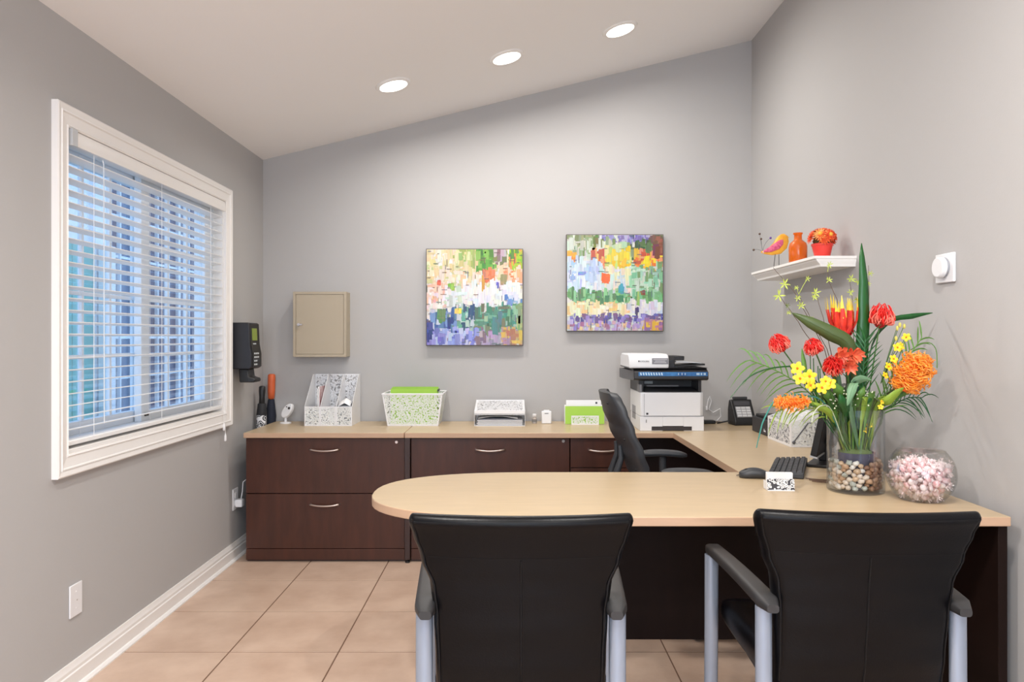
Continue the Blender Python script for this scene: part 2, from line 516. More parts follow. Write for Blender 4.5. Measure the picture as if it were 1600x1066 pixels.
while z < 1.97:
    if slat0 is None:
        b = new()
        for q in range(4):
            pass
        pts = []
        for q in range(5):
            a = -0.025 + 0.0125 * q
            pts.append((a * math.cos(tl), a * math.sin(tl) + 0.0016 * (1 - (a / 0.025) ** 2)))
        outline = pts + [(x_, z_ - 0.0028) for x_, z_ in reversed(pts)]
        prism(b, outline, 'y', by0 + 0.004, by1 - 0.004)
        slat0 = obj('slat', b, slat_m, blind, smooth=40); o = slat0
    else:
        o = slat0.copy(); COL.objects.link(o); o.parent = blind
    o.location = (BX, 0, z); z += 0.0437; nslat += 1
bm = new(); box(bm, BX - 0.025, BX + 0.025, by0 + 0.004, by1 - 0.004, 0.888, 0.906); obj('bottom_rail', bm, slat_m, blind, bevel=0.003)
for y in (by0 + 0.17, (by0 + by1) / 2, by1 - 0.17):
    bm = new()
    for dx in (-0.027, 0.027): tube(bm, [(BX + dx, y, 0.905), (BX + dx, y, 1.985)], 0.0011, 5)
    obj('ladder_cord', bm, slat_m, blind)
for y, zl in ((by1 - 0.05, 0.80), (by1 - 0.03, 0.74)):
    bm = new(); tube(bm, [(0.026, y, 1.97), (0.027, y, zl)], 0.0012, 5); c_ = obj('pull_cord', bm, slat_m, blind)
    bm = new(); lathe(bm, [(0.002, zl + 0.012), (0.006, zl), (0.007, zl - 0.025), (0.004, zl - 0.03)], 10, 0.027, y); obj('tassel', bm, slat_m, c_)
bm = new(); tube(bm, [(0.020, by0 + 0.20, 1.97), (0.024, by0 + 0.20, 1.955), (0.026, by0 + 0.2, 0.95)], 0.0022, 6)
obj('tilt_wand', bm, M('clear_wand', rgb(215, 220, 225), 0.2), blind)

# ------------------------------------------------------------------ outside the window
siding = M('pale_siding', rgb(226, 232, 238), 0.7)
teal = M('teal_siding', rgb(96, 178, 174), 0.7, vary=0.06)
darkglass = M('dark_reflective_pane', rgb(58, 70, 104), 0.3, spec=0.4)
lawn = M('outdoor_paving', rgb(150, 152, 150), 0.9, vary=0.1)
bm = new(); box(bm, -9, XL - WT - 0.02, 1, 16, -0.3, -0.12); struct('ground_outdoors', bm, lawn, smooth=0)
hb = thing('neighbouring_building', 'pale building with teal siding and dark gridded windows outside the left window', 'building', (-4.3, 0, -0.12))
bm = new(); box(bm, -0.3, 0, 7.66, 7.98, 0, 3.6); box(bm, -0.3, 0, 11.5, 13, 0, 3.6); box(bm, -0.3, 0, 7.98, 11.5, 0, 0.5); box(bm, -0.3, 0, 7.98, 11.5, 3.2, 3.6); box(bm, -0.32, -0.18, 7.98, 11.5, 0.5, 3.2)
obj('wall', bm, siding, hb, smooth=0)
for k in range(6):
    y0 = 5.4 + k * 0.38
    bx('siding_panel', teal, hb, -0.25, -0.02, y0, min(y0 + 0.37, 7.66), 0, 2.35, bevel=0.004)
bx('gable_wall', siding, hb, -0.3, -0.06, 4.6, 7.66, 2.35, 3.6, smooth=0)
bx('porch_post', siding, hb, 0.02, 0.14, 7.68, 7.80, 0, 2.35, bevel=0.004)
pw, ph = 3.52 / 12, 2.7 / 6
pm = None
for i in range(12):
    for j in range(6):
        if pm is None:
            b = new(); box(b, -0.012, 0, 0.010, pw - 0.010, 0.012, ph - 0.012); o = obj('pane', b, darkglass, hb, smooth=0); pm = o
        else:
            o = pm.copy(); COL.objects.link(o); o.parent = hb
        o.location = (-0.10, 7.98 + i * pw, 0.5 + j * ph)
bm = new()
for i in range(13):
    w = 0.032 if i % 3 == 0 else 0.013
    y = min(max(7.98 + i * pw, 7.98 + w), 11.5 - w); box(bm, -0.13, -0.06, y - w, y + w, 0.5, 3.2)
for j in range(7):
    for i in range(12):
        wa = 0.032 if i % 3 == 0 else 0.013; wb_ = 0.032 if (i + 1) % 3 == 0 else 0.013
        z = min(max(0.5 + j * ph, 0.522), 3.178); box(bm, -0.12, -0.08, 7.98 + i * pw + wa, 7.98 + (i + 1) * pw - wb_, z - 0.014, z + 0.014)
obj('window_grid', bm, siding, hb, smooth=0)
leafg = M('shrub_leaf', rgb(70, 110, 60), 0.6, vary=0.3)
r_ = random.Random(3)
for si, (sx_, sy_, h_) in enumerate(((-3.7, 6.35, 0.62), (-3.75, 6.95, 0.48))):
    sh = thing('garden_shrub', ['taller leafy shrub beside teal siding outside the left window', 'lower leafy shrub by the white post outside the left window'][si], 'shrub', (sx_, sy_, -0.12))
    b = new(); tube(b, [(0, 0, 0), (0.02, 0, h_ * 0.5), (0, 0.02, h_ * 0.9)], [0.02, 0.014, 0.006], 6); obj('stem', b, M('shrub_bark', rgb(90, 70, 50), 0.8), sh)
    b = new()
    for k in range(240):
        d = Vector((r_.gauss(0, 1), r_.gauss(0, 1), r_.gauss(0, 1))).normalized() * (0.30 * r_.random() ** 0.4)
        c = Vector((d.x, d.y, h_ * 0.6 + d.z * 0.95))
        t = Vector((r_.gauss(0, 1), r_.gauss(0, 1), r_.random())).normalized()
        blade(b, [c, c + t * 0.03, c + t * 0.06], [0.003, 0.016, 0.002], t.orthogonal())
    f_ = obj('foliage', b, leafg, sh); f_['kind'] = 'stuff'

# ------------------------------------------------------------------ recessed ceiling lights
lens_e = emit_mat('lit_lens', (1.0, 0.94, 0.84, 1), 9.0)
names = {0: 'lit round recessed ceiling light nearest the window wall, white trim', 1: 'lit round recessed ceiling light in the middle of the three over the credenza', 2: 'lit round recessed ceiling light closest to the right wall, highest on the slope'}
for i, (cx, cy) in enumerate(CANS):
    lab = names.get(i, '%s recessed ceiling light of the %s pair, unseen fill added over the visitor side' % (('window-side', 'right-hand')[(i - 3) % 2], ('nearer', 'rear')[(i - 3) // 2]))
    t = thing('ceiling_light', lab, 'ceiling light', (cx, cy, ceil_z(cx)), 0, 'recessed ceiling lights')
    t.rotation_euler = (0, -TILT, 0)
    bm = new(); lathe(bm, [(0.075, -0.002), (0.077, -0.010), (0.094, -0.007), (0.098, -0.002), (0.098, 0.0), (0.075, 0.0)], 40, cap=False); obj('trim_ring', bm, trim_m, t)
    bm = new(); lathe(bm, [(0.0, -0.0065), (0.05, -0.006), (0.074, -0.003), (0.074, -0.001), (0.0, -0.001)], 40); obj('lens', bm, lens_e, t)

# ------------------------------------------------------------------ cabinets and desk
TOP = 0.742; TH = 0.030; YF = 4.24; CT = TOP - TH
def handle(parent, x, z, y, w=0.165):
    b = new()
    pts = [(x - w / 2, y + 0.001, z + 0.004), (x - w / 2, y - 0.018, z + 0.004)]
    for k in range(9):
        t = -1 + k / 4.0
        pts.append((x + t * w * 0.46, y - 0.022 - 0.007 * (1 - t * t), z - 0.007 * (1 - t * t) + 0.004))
    pts += [(x + w / 2, y - 0.018, z + 0.004), (x + w / 2, y + 0.001, z + 0.004)]
    tube(b, pts, 0.0055, 8)
    return obj('handle', b, nickel, parent, smooth=60)
def lock(parent, x, z, y):
    b = new(); bmesh.ops.create_cone(b, cap_ends=True, segments=16, radius1=0.009, radius2=0.008, depth=0.008, matrix=Matrix.Translation((x, y - 0.003, z)) @ Matrix.Rotation(PI / 2, 4, 'X'))
    return obj('lock', b, nickel, parent)

# lateral file on the left with its own top
t = thing('lateral_file_cabinet', 'two-drawer dark brown lateral file cabinet with maple top next to left wall', 'cabinet', (-1.0665, 0, 0))
hw = 0.4525
bx('body', mahog_d, t, -hw, hw, YF + 0.020, 4.775, 0.0, CT)
bx('kickplate', mahog, t, -hw, hw, YF, YF + 0.0195, 0.012, 0.074, bevel=0.001)
for z0, z1, hz in ((0.077, 0.388, 0.327), (0.393, 0.706, 0.640)):
    d = bx('drawer', mahog, t, -hw, hw, YF, YF + 0.0195, z0, z1, bevel=0.0012)
    handle(d, -0.001, hz, YF)
    if z0 > 0.3: lock(d, hw - 0.045, 0.685, YF)
edge_band(bx('top', maple, t, -0.4535, hw + 0.003, 4.20, 4.785, CT + 0.0005, TOP, bevel=0.003), maple_edge)

# second lateral file and pedestal below the long worktop
t = thing('lateral_file_cabinet', 'dark brown lateral file drawer unit under the long worktop behind rounded desk end', 'cabinet', (-0.124, 0, 0))
hw = 0.452
bx('body', mahog_d, t, -hw, hw, YF + 0.020, 4.775, 0.0, CT)
bx('kickplate', mahog, t, -hw, hw, YF, YF + 0.0195, 0.012, 0.074, bevel=0.001)
for z0, z1, hz in ((0.077, 0.388, 0.327), (0.393, 0.706, 0.640)):
    d = bx('drawer', mahog, t, -hw, hw, YF, YF + 0.0195, z0, z1, bevel=0.0012)
    handle(d, -0.001, hz, YF)
    if z0 > 0.3: lock(d, hw - 0.035, 0.690, YF)
t = thing('drawer_pedestal', 'narrow dark brown drawer pedestal behind the black task chair', 'cabinet', (0.530, 0, 0))
hw = 0.196
bx('body', mahog_d, t, -hw, hw, YF + 0.020, 4.775, 0.0, CT)
for z0, z1 in ((0.012, 0.275), (0.280, 0.535), (0.540, 0.706)):
    d = bx('drawer', mahog, t, -hw, hw, YF, YF + 0.0195, z0, z1, bevel=0.0012)
    handle(d, -0.01, z1 - 0.068, YF)
t = thing('long_worktop', 'long maple worktop along the back wall running into the right corner', 'worktop', (0, 0, 0))
edge_band(bx('top', maple, t, -0.608, 1.505, 4.20, 4.785, CT + 0.0005, TOP, bevel=0.003), maple_edge)
bx('end_panel', mahog_d, t, -0.609, -0.580, 4.215, 4.775, 0.02, CT)
bx('back_panel', mahog_d, t, 0.730, 1.50, 4.74, 4.765, 0.08, CT)
bx('side_panel', mahog_d, t, 1.476, 1.505, 4.215, 4.735, 0.0, CT)
for y in (4.23, 4.75):
    bm = new(); lathe(bm, [(0.014, 0), (0.014, 0.01), (0.006, 0.012), (0.006, 0.02)], 12, -0.595, y); obj('foot', bm, plastic_k, t)
# bridge joining worktop and front desk on the right
t = thing('desk_bridge', 'maple bridge desk section along right wall, under the keyboard', 'desk', (0, 0, 0))
edge_band(bx('top', maple, t, 0.912, 1.505, 2.983, 4.1995, CT + 0.0005, TOP, bevel=0.0), maple_edge)
bx('modesty_panel', mahog_d, t, 1.47, 1.495, 3.0, 4.19, 0.10, CT)
# peninsula desk with the rounded end
t = thing('peninsula_desk', 'maple-topped dark brown front desk with a rounded left end', 'desk', (0, 0, 0))
yc, hb_, xl, xe = 2.610, 0.3725, -0.485, 0.10
outline = [(1.505, yc - hb_), (1.505, yc + hb_)]
N = 28
for k in range(N + 1):
    a = PI / 2 + PI * k / N
    ca, sa = math.cos(a), math.sin(a)
    outline.append((xe + (xe - xl) * -abs(ca) ** 0.85, yc + hb_ * math.copysign(abs(sa) ** 0.85, sa)))
bm = new(); prism(bm, outline[::-1], 'z', CT + 0.0005, TOP)
edge_band(obj('desk_top', bm, maple, t, bevel=0.003), maple_edge)
bx('end_panel', mahog_shade, t, 1.475, 1.503, 2.252, 2.97, 0.008, CT, bevel=0.001)
bx('modesty_panel', mahog_shade, t, 0.14, 1.474, 2.80, 2.825, 0.143, CT, bevel=0.001)
bm = new(); lathe(bm, [(0.22, 0), (0.22, 0.02), (0.05, 0.04), (0.05, CT - 0.02), (0.16, CT - 0.015), (0.16, CT)], 28, -0.0, yc); obj('column_leg', bm, mahog_d, t)

# ------------------------------------------------------------------ visitor chairs
def loft(bm, secs, closed=True):
    rings = [[bm.verts.new(p) for p in s] for s in secs]
    n = len(rings[0])
    for a, b in zip(rings, rings[1:]):
        for j in range(n): bm.faces.new((a[j], a[(j + 1) % n], b[(j + 1) % n], b[j]))
    bm.faces.new(rings[0][::-1]); bm.faces.new(rings[-1])
def rrect(hw, hd, n=5, r=None):
    """rounded rectangle outline (x, y)"""
    r = min(hw, hd) * 0.95 if r is None else r
    out = []
    for cx, cy, a0 in ((hw - r, hd - r, 0), (-(hw - r), hd - r, PI / 2), (-(hw - r), -(hd - r), PI), (hw - r, -(hd - r), 3 * PI / 2)):
        for k in range(n):
            a = a0 + PI / 2 * k / (n - 1)
            out.append((cx + r * math.cos(a), cy + r * math.sin(a)))
    return out
def fine(pts, m=9):
    """split the two long straight sides of an outline so that they can be curved"""
    out = []
    for i, p in enumerate(pts):
        q = pts[(i + 1) % len(pts)]; out.append(p)
        if abs(q[0] - p[0]) > 0.08:
            for k in range(1, m): out.append((p[0] + (q[0] - p[0]) * k / m, p[1] + (q[1] - p[1]) * k / m))
    return out
def lerp_tab(tab, z):
    for (a, *va), (b, *vb) in zip(tab, tab[1:]):
        if a <= z <= b:
            t = (z - a) / (b - a); t2 = t * t * (3 - 2 * t)
            return [p + (q - p) * t2 for p, q in zip(va, vb)]
    return list(tab[-1][1:]) if z > tab[-1][0] else list(tab[0][1:])
# height: half width, centre y, half depth
BACK = [(0.44, 0.203, -0.185, 0.024), (0.52, 0.204, -0.195, 0.030), (0.63, 0.207, -0.206, 0.031), (0.70, 0.214, -0.214, 0.030), (0.77, 0.238, -0.226, 0.028),
        (0.83, 0.255, -0.242, 0.027), (0.858, 0.262, -0.256, 0.027)]
def make_guest_chair(label):
    t = thing('guest_chair', label, 'chair', (0, 0, 0), 0, 'visitor chairs at the front desk')
    b = new(); secs = []
    zs = [0.44 + 0.0195 * k for k in range(22)]
    for z in zs:
        w, yc_, d = lerp_tab(BACK, z)
        secs.append([(x, yc_ + y + 0.03 * (x / 0.25) ** 2, z) for x, y in fine(rrect(w, d, 6, d * 0.9))])
    # rounded roll at the top
    for k in range(1, 6):
        a = k * PI / 10; w, yc_, d = lerp_tab(BACK, 0.864)
        f = math.cos(a); g = math.sin(a)
        secs.append([(x, yc_ - 0.008 * g + y + 0.03 * (x / 0.25) ** 2, 0.850 + 0.026 * g) for x, y in fine(rrect(w - 0.012 * (1 - f), max(d * f, 0.004), 6, max(d * f, 0.004) * 0.9))])
    back = obj('backrest', b_loft(b, secs), leather, t, smooth=50)
    # piping down both side edges of the rear face, seams on the rear face
    def rear(x, z, off=0.0):
        w, yc_, d = lerp_tab(BACK, z)
        return Vector((x, yc_ - d + 0.03 * (x / 0.25) ** 2 - off, z))
    for s in (-1, 1):
        b = new(); pts = []
        for k in range(24):
            z = 0.45 + (0.866 - 0.45) * k / 23
            w, yc_, d = lerp_tab(BACK, z)
            pts.append(rear(s * (w - 0.012), z, -0.004))
        tube(b, pts, 0.0034, 6); obj('piping', b, leather_p, back)
    b = new(); tube(b, [rear(0.0, 0.45 + 0.32 * k / 9, -0.0005) for k in range(10)], 0.0028, 6); obj('centre_seam', b, leather_p, back)
    b = new(); tube(b, [rear(-0.215 + 0.43 * k / 12, 0.775 , 0.0002) for k in range(13)], 0.0012, 5); obj('cross_seam', b, leather_p, back)
    b = new(); w, yc_, d = lerp_tab(BACK, 0.862)
    tube(b, [(x, yc_ - d + 0.03 * (x / 0.25) ** 2 + 0.0015, 0.860) for x in [-0.246 + 0.0492 * k for k in range(11)]], 0.003, 6); obj('top_seam', b, leather_p, back)
    # seat
    b = new(); secs = []
    for k in range(13):
        f = k / 12.0; y = -0.17 + 0.45 * f
        zt = 0.505 - 0.015 * math.sin(PI * f); hd = 0.042 * (0.55 + 0.45 * min(1, math.sin(PI * max(0.0, min(1, f * 0.94 + 0.03))) * 2.2))
        w = 0.205 + 0.030 * f
        if k == 12: w -= 0.012; hd *= 0.6
        secs.append([(x, y, zt - 0.042 + zz) for x, zz in rrect(w, hd, 5, hd * 0.8)])
    obj('seat', b_loft(b, secs), leather, t, smooth=50)
    b = new(); box(b, -0.205, 0.205, -0.15, 0.24, 0.405, 0.424); obj('seat_pan', b, plastic_k, t, bevel=0.004)
    for s in (-1, 1):
        def xarm(y): return s * (0.229 + 0.034 * (y + 0.195) / 0.43)
        for y, dy, nm in ((-0.195, -0.012, 'rear'), (0.235, 0.012, 'front')):
            xa = xarm(y)
            b = new()
            tube(b, [(xa, y + dy, 0.012), (xa, y, 0.40), (xa, y - dy * 0.2, 0.632)], 0.0205, 12, flat=(Vector((0, 1, 0)), 0.72))
            lg = obj('leg', b, silver, t, smooth=60)
            b = new(); lathe(b, [(0.021, 0), (0.024, 0.004), (0.022, 0.014)], 14, xa, y + dy); obj('foot_glide', b, plastic_k, lg)
        b = new(); tube(b, [(s * 0.17, -0.195, 0.395), (s * 0.17, 0.235, 0.395)], 0.011, 10); obj('side_rail', b, silver, t)
        # tapered arm pad with rounded ends
        b = new(); secs = []
        for k in range(15):
            f = k / 14.0; y = -0.245 + 0.515 * f
            e = min(f, 1 - f); rd = math.sqrt(max(0.02, 1 - (1 - min(1, e / 0.09)) ** 2))
            hw_ = (0.0265 - 0.004 * f) * (0.45 + 0.55 * rd); hh = 0.016 * (0.55 + 0.45 * rd)
            zc = 0.646 + 0.006 * math.sin(PI * f) - (0.005 * (1 - rd))
            secs.append([(xarm(y) - s * 0.004 + x, y, zc + zz) for x, zz in rrect(hw_, hh, 4, hh * 0.7)])
        obj('arm_pad', b_loft(b, secs), armblack, t, smooth=50)
    b = new(); tube(b, [(-0.229, -0.195, 0.395), (0.229, -0.195, 0.395)], 0.011, 10); obj('cross_rail', b, silver, t)
    for x in (-0.15, 0.15):
        b = new(); tube(b, [(x, -0.19, 0.395), (x, -0.185, 0.43), (x, -0.180, 0.47)], 0.009, 8); obj('back_bracket', b, plastic_k, t)
    return t
def b_loft(b, secs):
    loft(b, secs); return b
ch = make_guest_chair('left black leather visitor chair with silver legs, square to the desk')
ch.location = (0.021, 1.955, 0)
dup(ch, (0.850, 1.985, 0), math.radians(-3), 'right black leather visitor chair with silver legs, turned slightly toward the candy bowl', 'visitor chairs at the front desk')

# ------------------------------------------------------------------ task chair behind the desk, facing the right wall
t = thing('task_chair', 'black swivel task chair with tilted mesh back, facing the right wall', 'chair', (0.772, 3.53, 0), -PI / 2)
mesh_m = M('black_chair_mesh', rgb(58, 62, 68), 0.55, bump=0.3, bscale=500)
b = new(); secs = []
TB = [(0.60, 0.160, -0.175), (0.68, 0.205, -0.210), (0.76, 0.222, -0.245), (0.86, 0.225, -0.288), (0.95, 0.220, -0.320), (1.00, 0.205, -0.333), (1.028, 0.165, -0.338)]
for k in range(23):
    z = 0.60 + 0.428 * k / 22; w, y = lerp_tab(TB, z)
    d = 0.020
    secs.append([(x, y + yy + 0.05 * (x / 0.22) ** 2, z) for x, yy in fine(rrect(w, d, 5, d * 0.8))])
bk = obj('backrest', b_loft(b, secs), plastic_dg, t, smooth=50)
b = new(); rows = []
for k in range(12):
    z = 0.66 + 0.32 * k / 11; w, y = lerp_tab(TB, z); w -= 0.03
    rows.append([b.verts.new((x, y + 0.0215 + 0.05 * (x / 0.22) ** 2, z)) for x in [-w + 2 * w * j / 8 for j in range(9)]])
for p, q in zip(rows, rows[1:]):
    for j in range(8): b.faces.new((p[j], p[j + 1], q[j + 1], q[j]))
obj('mesh_panel', b, mesh_m, bk, solid=0.003)
for z, x in ((0.98, 0.12), (0.98, -0.12), (0.82, 0.17), (0.82, -0.17), (0.68, 0.15), (0.68, -0.15)):
    w, y = lerp_tab(TB, z); b = new(); ball(b, (x, y - 0.019 + 0.05 * (x / 0.22) ** 2, z), 0.006, 8, 6); obj('screw', b, plastic_k, bk)
b = new()
for x in (-0.07, 0.07): tube(b, [(x, -0.02, 0.475), (x, -0.19, 0.50), (x, -0.275, 0.575), (x, -0.290, 0.64), (x, -0.262, 0.72), (x, -0.268, 0.78)], [0.016, 0.018, 0.019, 0.018, 0.014, 0.010], 8)
obj('back_support', b, plastic_dg, t, smooth=60)
b = new(); secs = []
for k in range(13):
    f = k / 12.0; y = -0.22 + 0.47 * f; e = min(f, 1 - f); rd = math.sqrt(max(0.03, 1 - (1 - min(1, e / 0.16)) ** 2))
    secs.append([(x, y, 0.505 - 0.03 * max(0, f - 0.75) + zz) for x, zz in rrect(0.24 * (0.7 + 0.3 * rd), 0.038 * (0.4 + 0.6 * rd), 5)])
obj('seat', b_loft(b, secs), M('black_seat_fabric', rgb(30, 31, 34), 0.85, bump=0.2, bscale=400), t, smooth=50)
for s in (-1, 1):
    b = new(); tube(b, [(s * 0.16, 0.0, 0.455), (s * 0.262, 0.0, 0.47), (s * 0.275, 0.0, 0.52), (s * 0.272, 0.0, 0.675)], [0.014, 0.015, 0.017, 0.019], 10); ap = obj('arm_post', b, plastic_dg, t, smooth=60)
    b = new(); secs = []
    for k in range(13):
        f = k / 12.0; y = -0.115 + 0.235 * f; e = min(f, 1 - f); rd = math.sqrt(max(0.04, 1 - (1 - min(1, e / 0.2)) ** 2))
        secs.append([(s * 0.270 + x, y, 0.690 + 0.022 * math.sin(PI * (0.25 + 0.6 * f)) - 0.02 + zz) for x, zz in rrect(0.042 * (0.4 + 0.6 * rd), 0.014 * (0.5 + 0.5 * rd), 5)])
    obj('arm_pad', b_loft(b, secs), plastic_dg, t, smooth=50)
b = new(); lathe(b, [(0.028, 0.10), (0.028, 0.27), (0.018, 0.28), (0.018, 0.43), (0.10, 0.45), (0.11, 0.468)], 20); obj('gas_column', b, plastic_k, t)
for k in range(5):
    a = 2 * PI * k / 5 + 0.05; d = Vector((math.cos(a), math.sin(a), 0))
    b = new(); tube(b, [Vector((0, 0, 0.115)), d * 0.15 + Vector((0, 0, 0.105)), d * 0.37 + Vector((0, 0, 0.075))], [0.026, 0.022, 0.015], 8); lg = obj('base_leg', b, plastic_k, t, smooth=60)
    b = new()
    pr = Vector((-d.y, d.x, 0))
    for q in (-1, 1):
        c = d * 0.37 + pr * (0.014 * q) + Vector((0, 0, 0.029))
        rot = pr.to_track_quat('Z', 'Y').to_matrix().to_4x4()
        bmesh.ops.create_cone(b, cap_ends=True, segments=16, radius1=0.029, radius2=0.029, depth=0.018, matrix=Matrix.Translation(c) @ rot)
    obj('caster', b, plastic_k, lg, bevel=0.003)

# ------------------------------------------------------------------ back wall: key cabinet and paintings
t = thing('key_cabinet', 'beige metal key cabinet with small round lock on the back wall', 'cabinet', (-1.215, YB - 0.001, 1.159))
hw, hh, dp = 0.168, 0.412, 0.108
bx('body', beige_metal, t, -hw, hw, -dp + 0.004, 0, 0, hh, bevel=0.002)
bm = new(); o_ = [(-hw, 0), (hw, 0), (hw, hh), (-hw, hh)]; i_ = [(-hw + 0.016, 0.016), (hw - 0.016, 0.016), (hw - 0.016, hh - 0.016), (-hw + 0.016, hh - 0.016)]
bx('door', beige_metal, t, -hw + 0.018, hw - 0.018, -dp - 0.001, -dp + 0.004, 0.018, hh - 0.018, bevel=0.001)
box(bm, -hw, -hw + 0.016, -dp - 0.003, -dp + 0.004, 0, hh); box(bm, hw - 0.016, hw, -dp - 0.003, -dp + 0.004, 0, hh)
box(bm, -hw + 0.016, hw - 0.016, -dp - 0.003, -dp + 0.004, 0, 0.016); box(bm, -hw + 0.016, hw - 0.016, -dp - 0.003, -dp + 0.004, hh - 0.016, hh)
obj('door_surround', bm, beige_metal, t, bevel=0.001)
b = new(); bmesh.ops.create_cone(b, cap_ends=True, segments=16, radius1=0.010, radius2=0.009, depth=0.014, matrix=Matrix.Translation((-hw + 0.037, -dp - 0.006, 0.205)) @ Matrix.Rotation(PI / 2, 4, 'X'))
box(b, -hw + 0.035, -hw + 0.062, -dp - 0.017, -dp - 0.013, 0.200, 0.209)
obj('lock', b, nickel, t)

PAL1 = [  # s0, s1, t0, t1, colours
 (0, 1, 0, 1, [(238, 236, 232), (228, 226, 226), (240, 238, 236)]),
 (0, 1, 0, .42, [(236, 206, 168), (240, 216, 180), (226, 208, 160), (238, 224, 200), (206, 210, 150), (240, 200, 160), (236, 230, 212)]),
 (.3, .5, 0, .16, [(160, 180, 100), (200, 200, 130), (226, 214, 170)]),
 (.52, .70, 0, .20, [(92, 160, 52), (110, 180, 62), (76, 140, 50), (130, 190, 80)]),
 (.70, .82, 0, .12, [(140, 110, 120), (200, 180, 190), (120, 130, 80)]),
 (.86, 1, 0, .22, [(140, 190, 30), (170, 200, 40), (232, 150, 70), (90, 150, 40)]),
 (.60, .70, .22, .32, [(232, 140, 92), (226, 120, 70)]), (.82, 1, .22, .34, [(230, 140, 84), (236, 170, 120), (240, 210, 180)]),
 (0, .22, .38, .60, [(240, 206, 190), (236, 224, 218), (238, 190, 170), (240, 236, 232)]),
 (.35, 1, .36, .58, [(242, 242, 242), (232, 234, 236), (226, 226, 238), (244, 242, 236)]),
 (.2, .36, .42, .56, [(222, 224, 232), (200, 214, 200), (236, 236, 238)]),
 (.80, 1, .50, .60, [(150, 176, 214), (210, 220, 226), (90, 130, 190)]),
 (.05, .36, .66, .88, [(60, 96, 160), (36, 60, 130), (120, 150, 200), (110, 150, 130), (80, 120, 170), (196, 206, 226)]),
 (.34, .50, .60, .84, [(140, 190, 180), (100, 166, 150), (40, 80, 110), (180, 210, 200), (200, 216, 220)]),
 (.50, .95, .60, .86, [(84, 150, 116), (60, 126, 104), (110, 168, 140), (70, 110, 84), (150, 186, 160), (110, 120, 90), (60, 150, 130)]),
 (.94, 1, .60, .86, [(130, 160, 110), (170, 180, 120)]),
 (0, .55, .86, 1, [(132, 138, 214), (160, 168, 228), (108, 112, 196), (190, 196, 236), (150, 160, 226)]),
 (.52, .80, .86, 1, [(150, 140, 170), (190, 176, 184), (130, 110, 130), (176, 160, 190)]),
 (.78, 1, .84, 1, [(190, 160, 110), (216, 180, 80), (170, 140, 160), (180, 120, 90)]),
 (0, .06, .78, .92, [(30, 50, 120), (60, 70, 160)])]
SP1 = [(.14, .35, .045, .05, (228, 90, 70)), (.59, .35, .03, .13, (222, 176, 50)), (.26, .40, .06, .07, (150, 190, 70)), (.74, .37, .025, .06, (96, 96, 190)),
       (.79, .33, .06, .10, (170, 150, 100)), (.32, .65, .08, .06, (226, 220, 90)), (.60, .27, .04, .10, (236, 140, 100)), (.47, .66, .025, .16, (36, 84, 120)),
       (.25, .76, .05, .10, (26, 44, 120)), (.16, .69, .07, .12, (96, 140, 92)), (.88, .55, .08, .05, (110, 150, 210)), (.09, .52, .05, .06, (240, 180, 160)),
       (.73, .78, .09, .2, (90, 130, 120)), (.43, .56, .08, .05, (244, 244, 244))]
PAL2 = [
 (0, 1, 0, 1, [(222, 228, 222), (208, 220, 214)]),
 (0, .35, 0, .12, [(120, 140, 90), (150, 160, 120), (200, 204, 190), (170, 180, 150)]), (.33, .64, 0, .07, [(156, 150, 206), (180, 170, 214), (130, 124, 186)]),
 (.62, .86, 0, .10, [(150, 140, 206), (120, 110, 180), (176, 170, 206)]), (.84, 1, 0, .14, [(96, 110, 70), (120, 90, 70), (80, 100, 60)]),
 (0, .5, .08, .20, [(190, 200, 180), (150, 170, 130), (214, 218, 206), (120, 140, 90), (200, 206, 196)]), (.62, .92, .10, .22, [(86, 120, 70), (110, 140, 90), (140, 150, 110), (60, 90, 60)]),
 (.90, 1, .06, .24, [(130, 70, 60), (150, 90, 70), (110, 60, 50)]),
 (0, .10, .18, .26, [(236, 150, 60), (240, 180, 60)]), (.26, .42, .18, .30, [(226, 120, 80), (236, 160, 120), (200, 90, 70), (236, 200, 120)]),
 (.40, .66, .16, .36, [(240, 214, 70), (236, 196, 40), (200, 214, 120), (226, 224, 150), (180, 206, 120)]),
 (.70, 1, .20, .36, [(236, 180, 50), (236, 120, 50), (226, 150, 110), (240, 210, 60), (200, 90, 60)]),
 (0, .36, .26, .60, [(206, 222, 240), (190, 210, 236), (224, 232, 242), (214, 226, 240), (176, 200, 236)]),
 (.34, .68, .36, .58, [(216, 230, 226), (232, 232, 190), (200, 222, 226), (236, 220, 200)]),
 (.64, 1, .34, .62, [(156, 206, 176), (176, 214, 190), (130, 186, 150), (200, 220, 196), (120, 160, 110)]),
 (0, 1, .60, .71, [(120, 186, 130), (96, 160, 104), (150, 204, 150), (86, 140, 90), (130, 180, 120)]),
 (0, .70, .71, .82, [(236, 232, 196), (240, 222, 170), (244, 240, 216), (226, 226, 190), (240, 200, 140)]),
 (.62, 1, .71, .83, [(206, 206, 230), (220, 220, 234), (236, 232, 226)]),
 (0, 1, .83, .90, [(104, 96, 176), (86, 76, 150), (140, 130, 200), (120, 90, 140), (150, 140, 206)]),
 (0, 1, .90, 1, [(180, 160, 206), (206, 176, 190), (150, 140, 206), (226, 190, 150), (160, 110, 150), (190, 180, 220)]),
 (.78, 1, .89, 1, [(226, 180, 60), (190, 130, 140), (150, 110, 160)])]
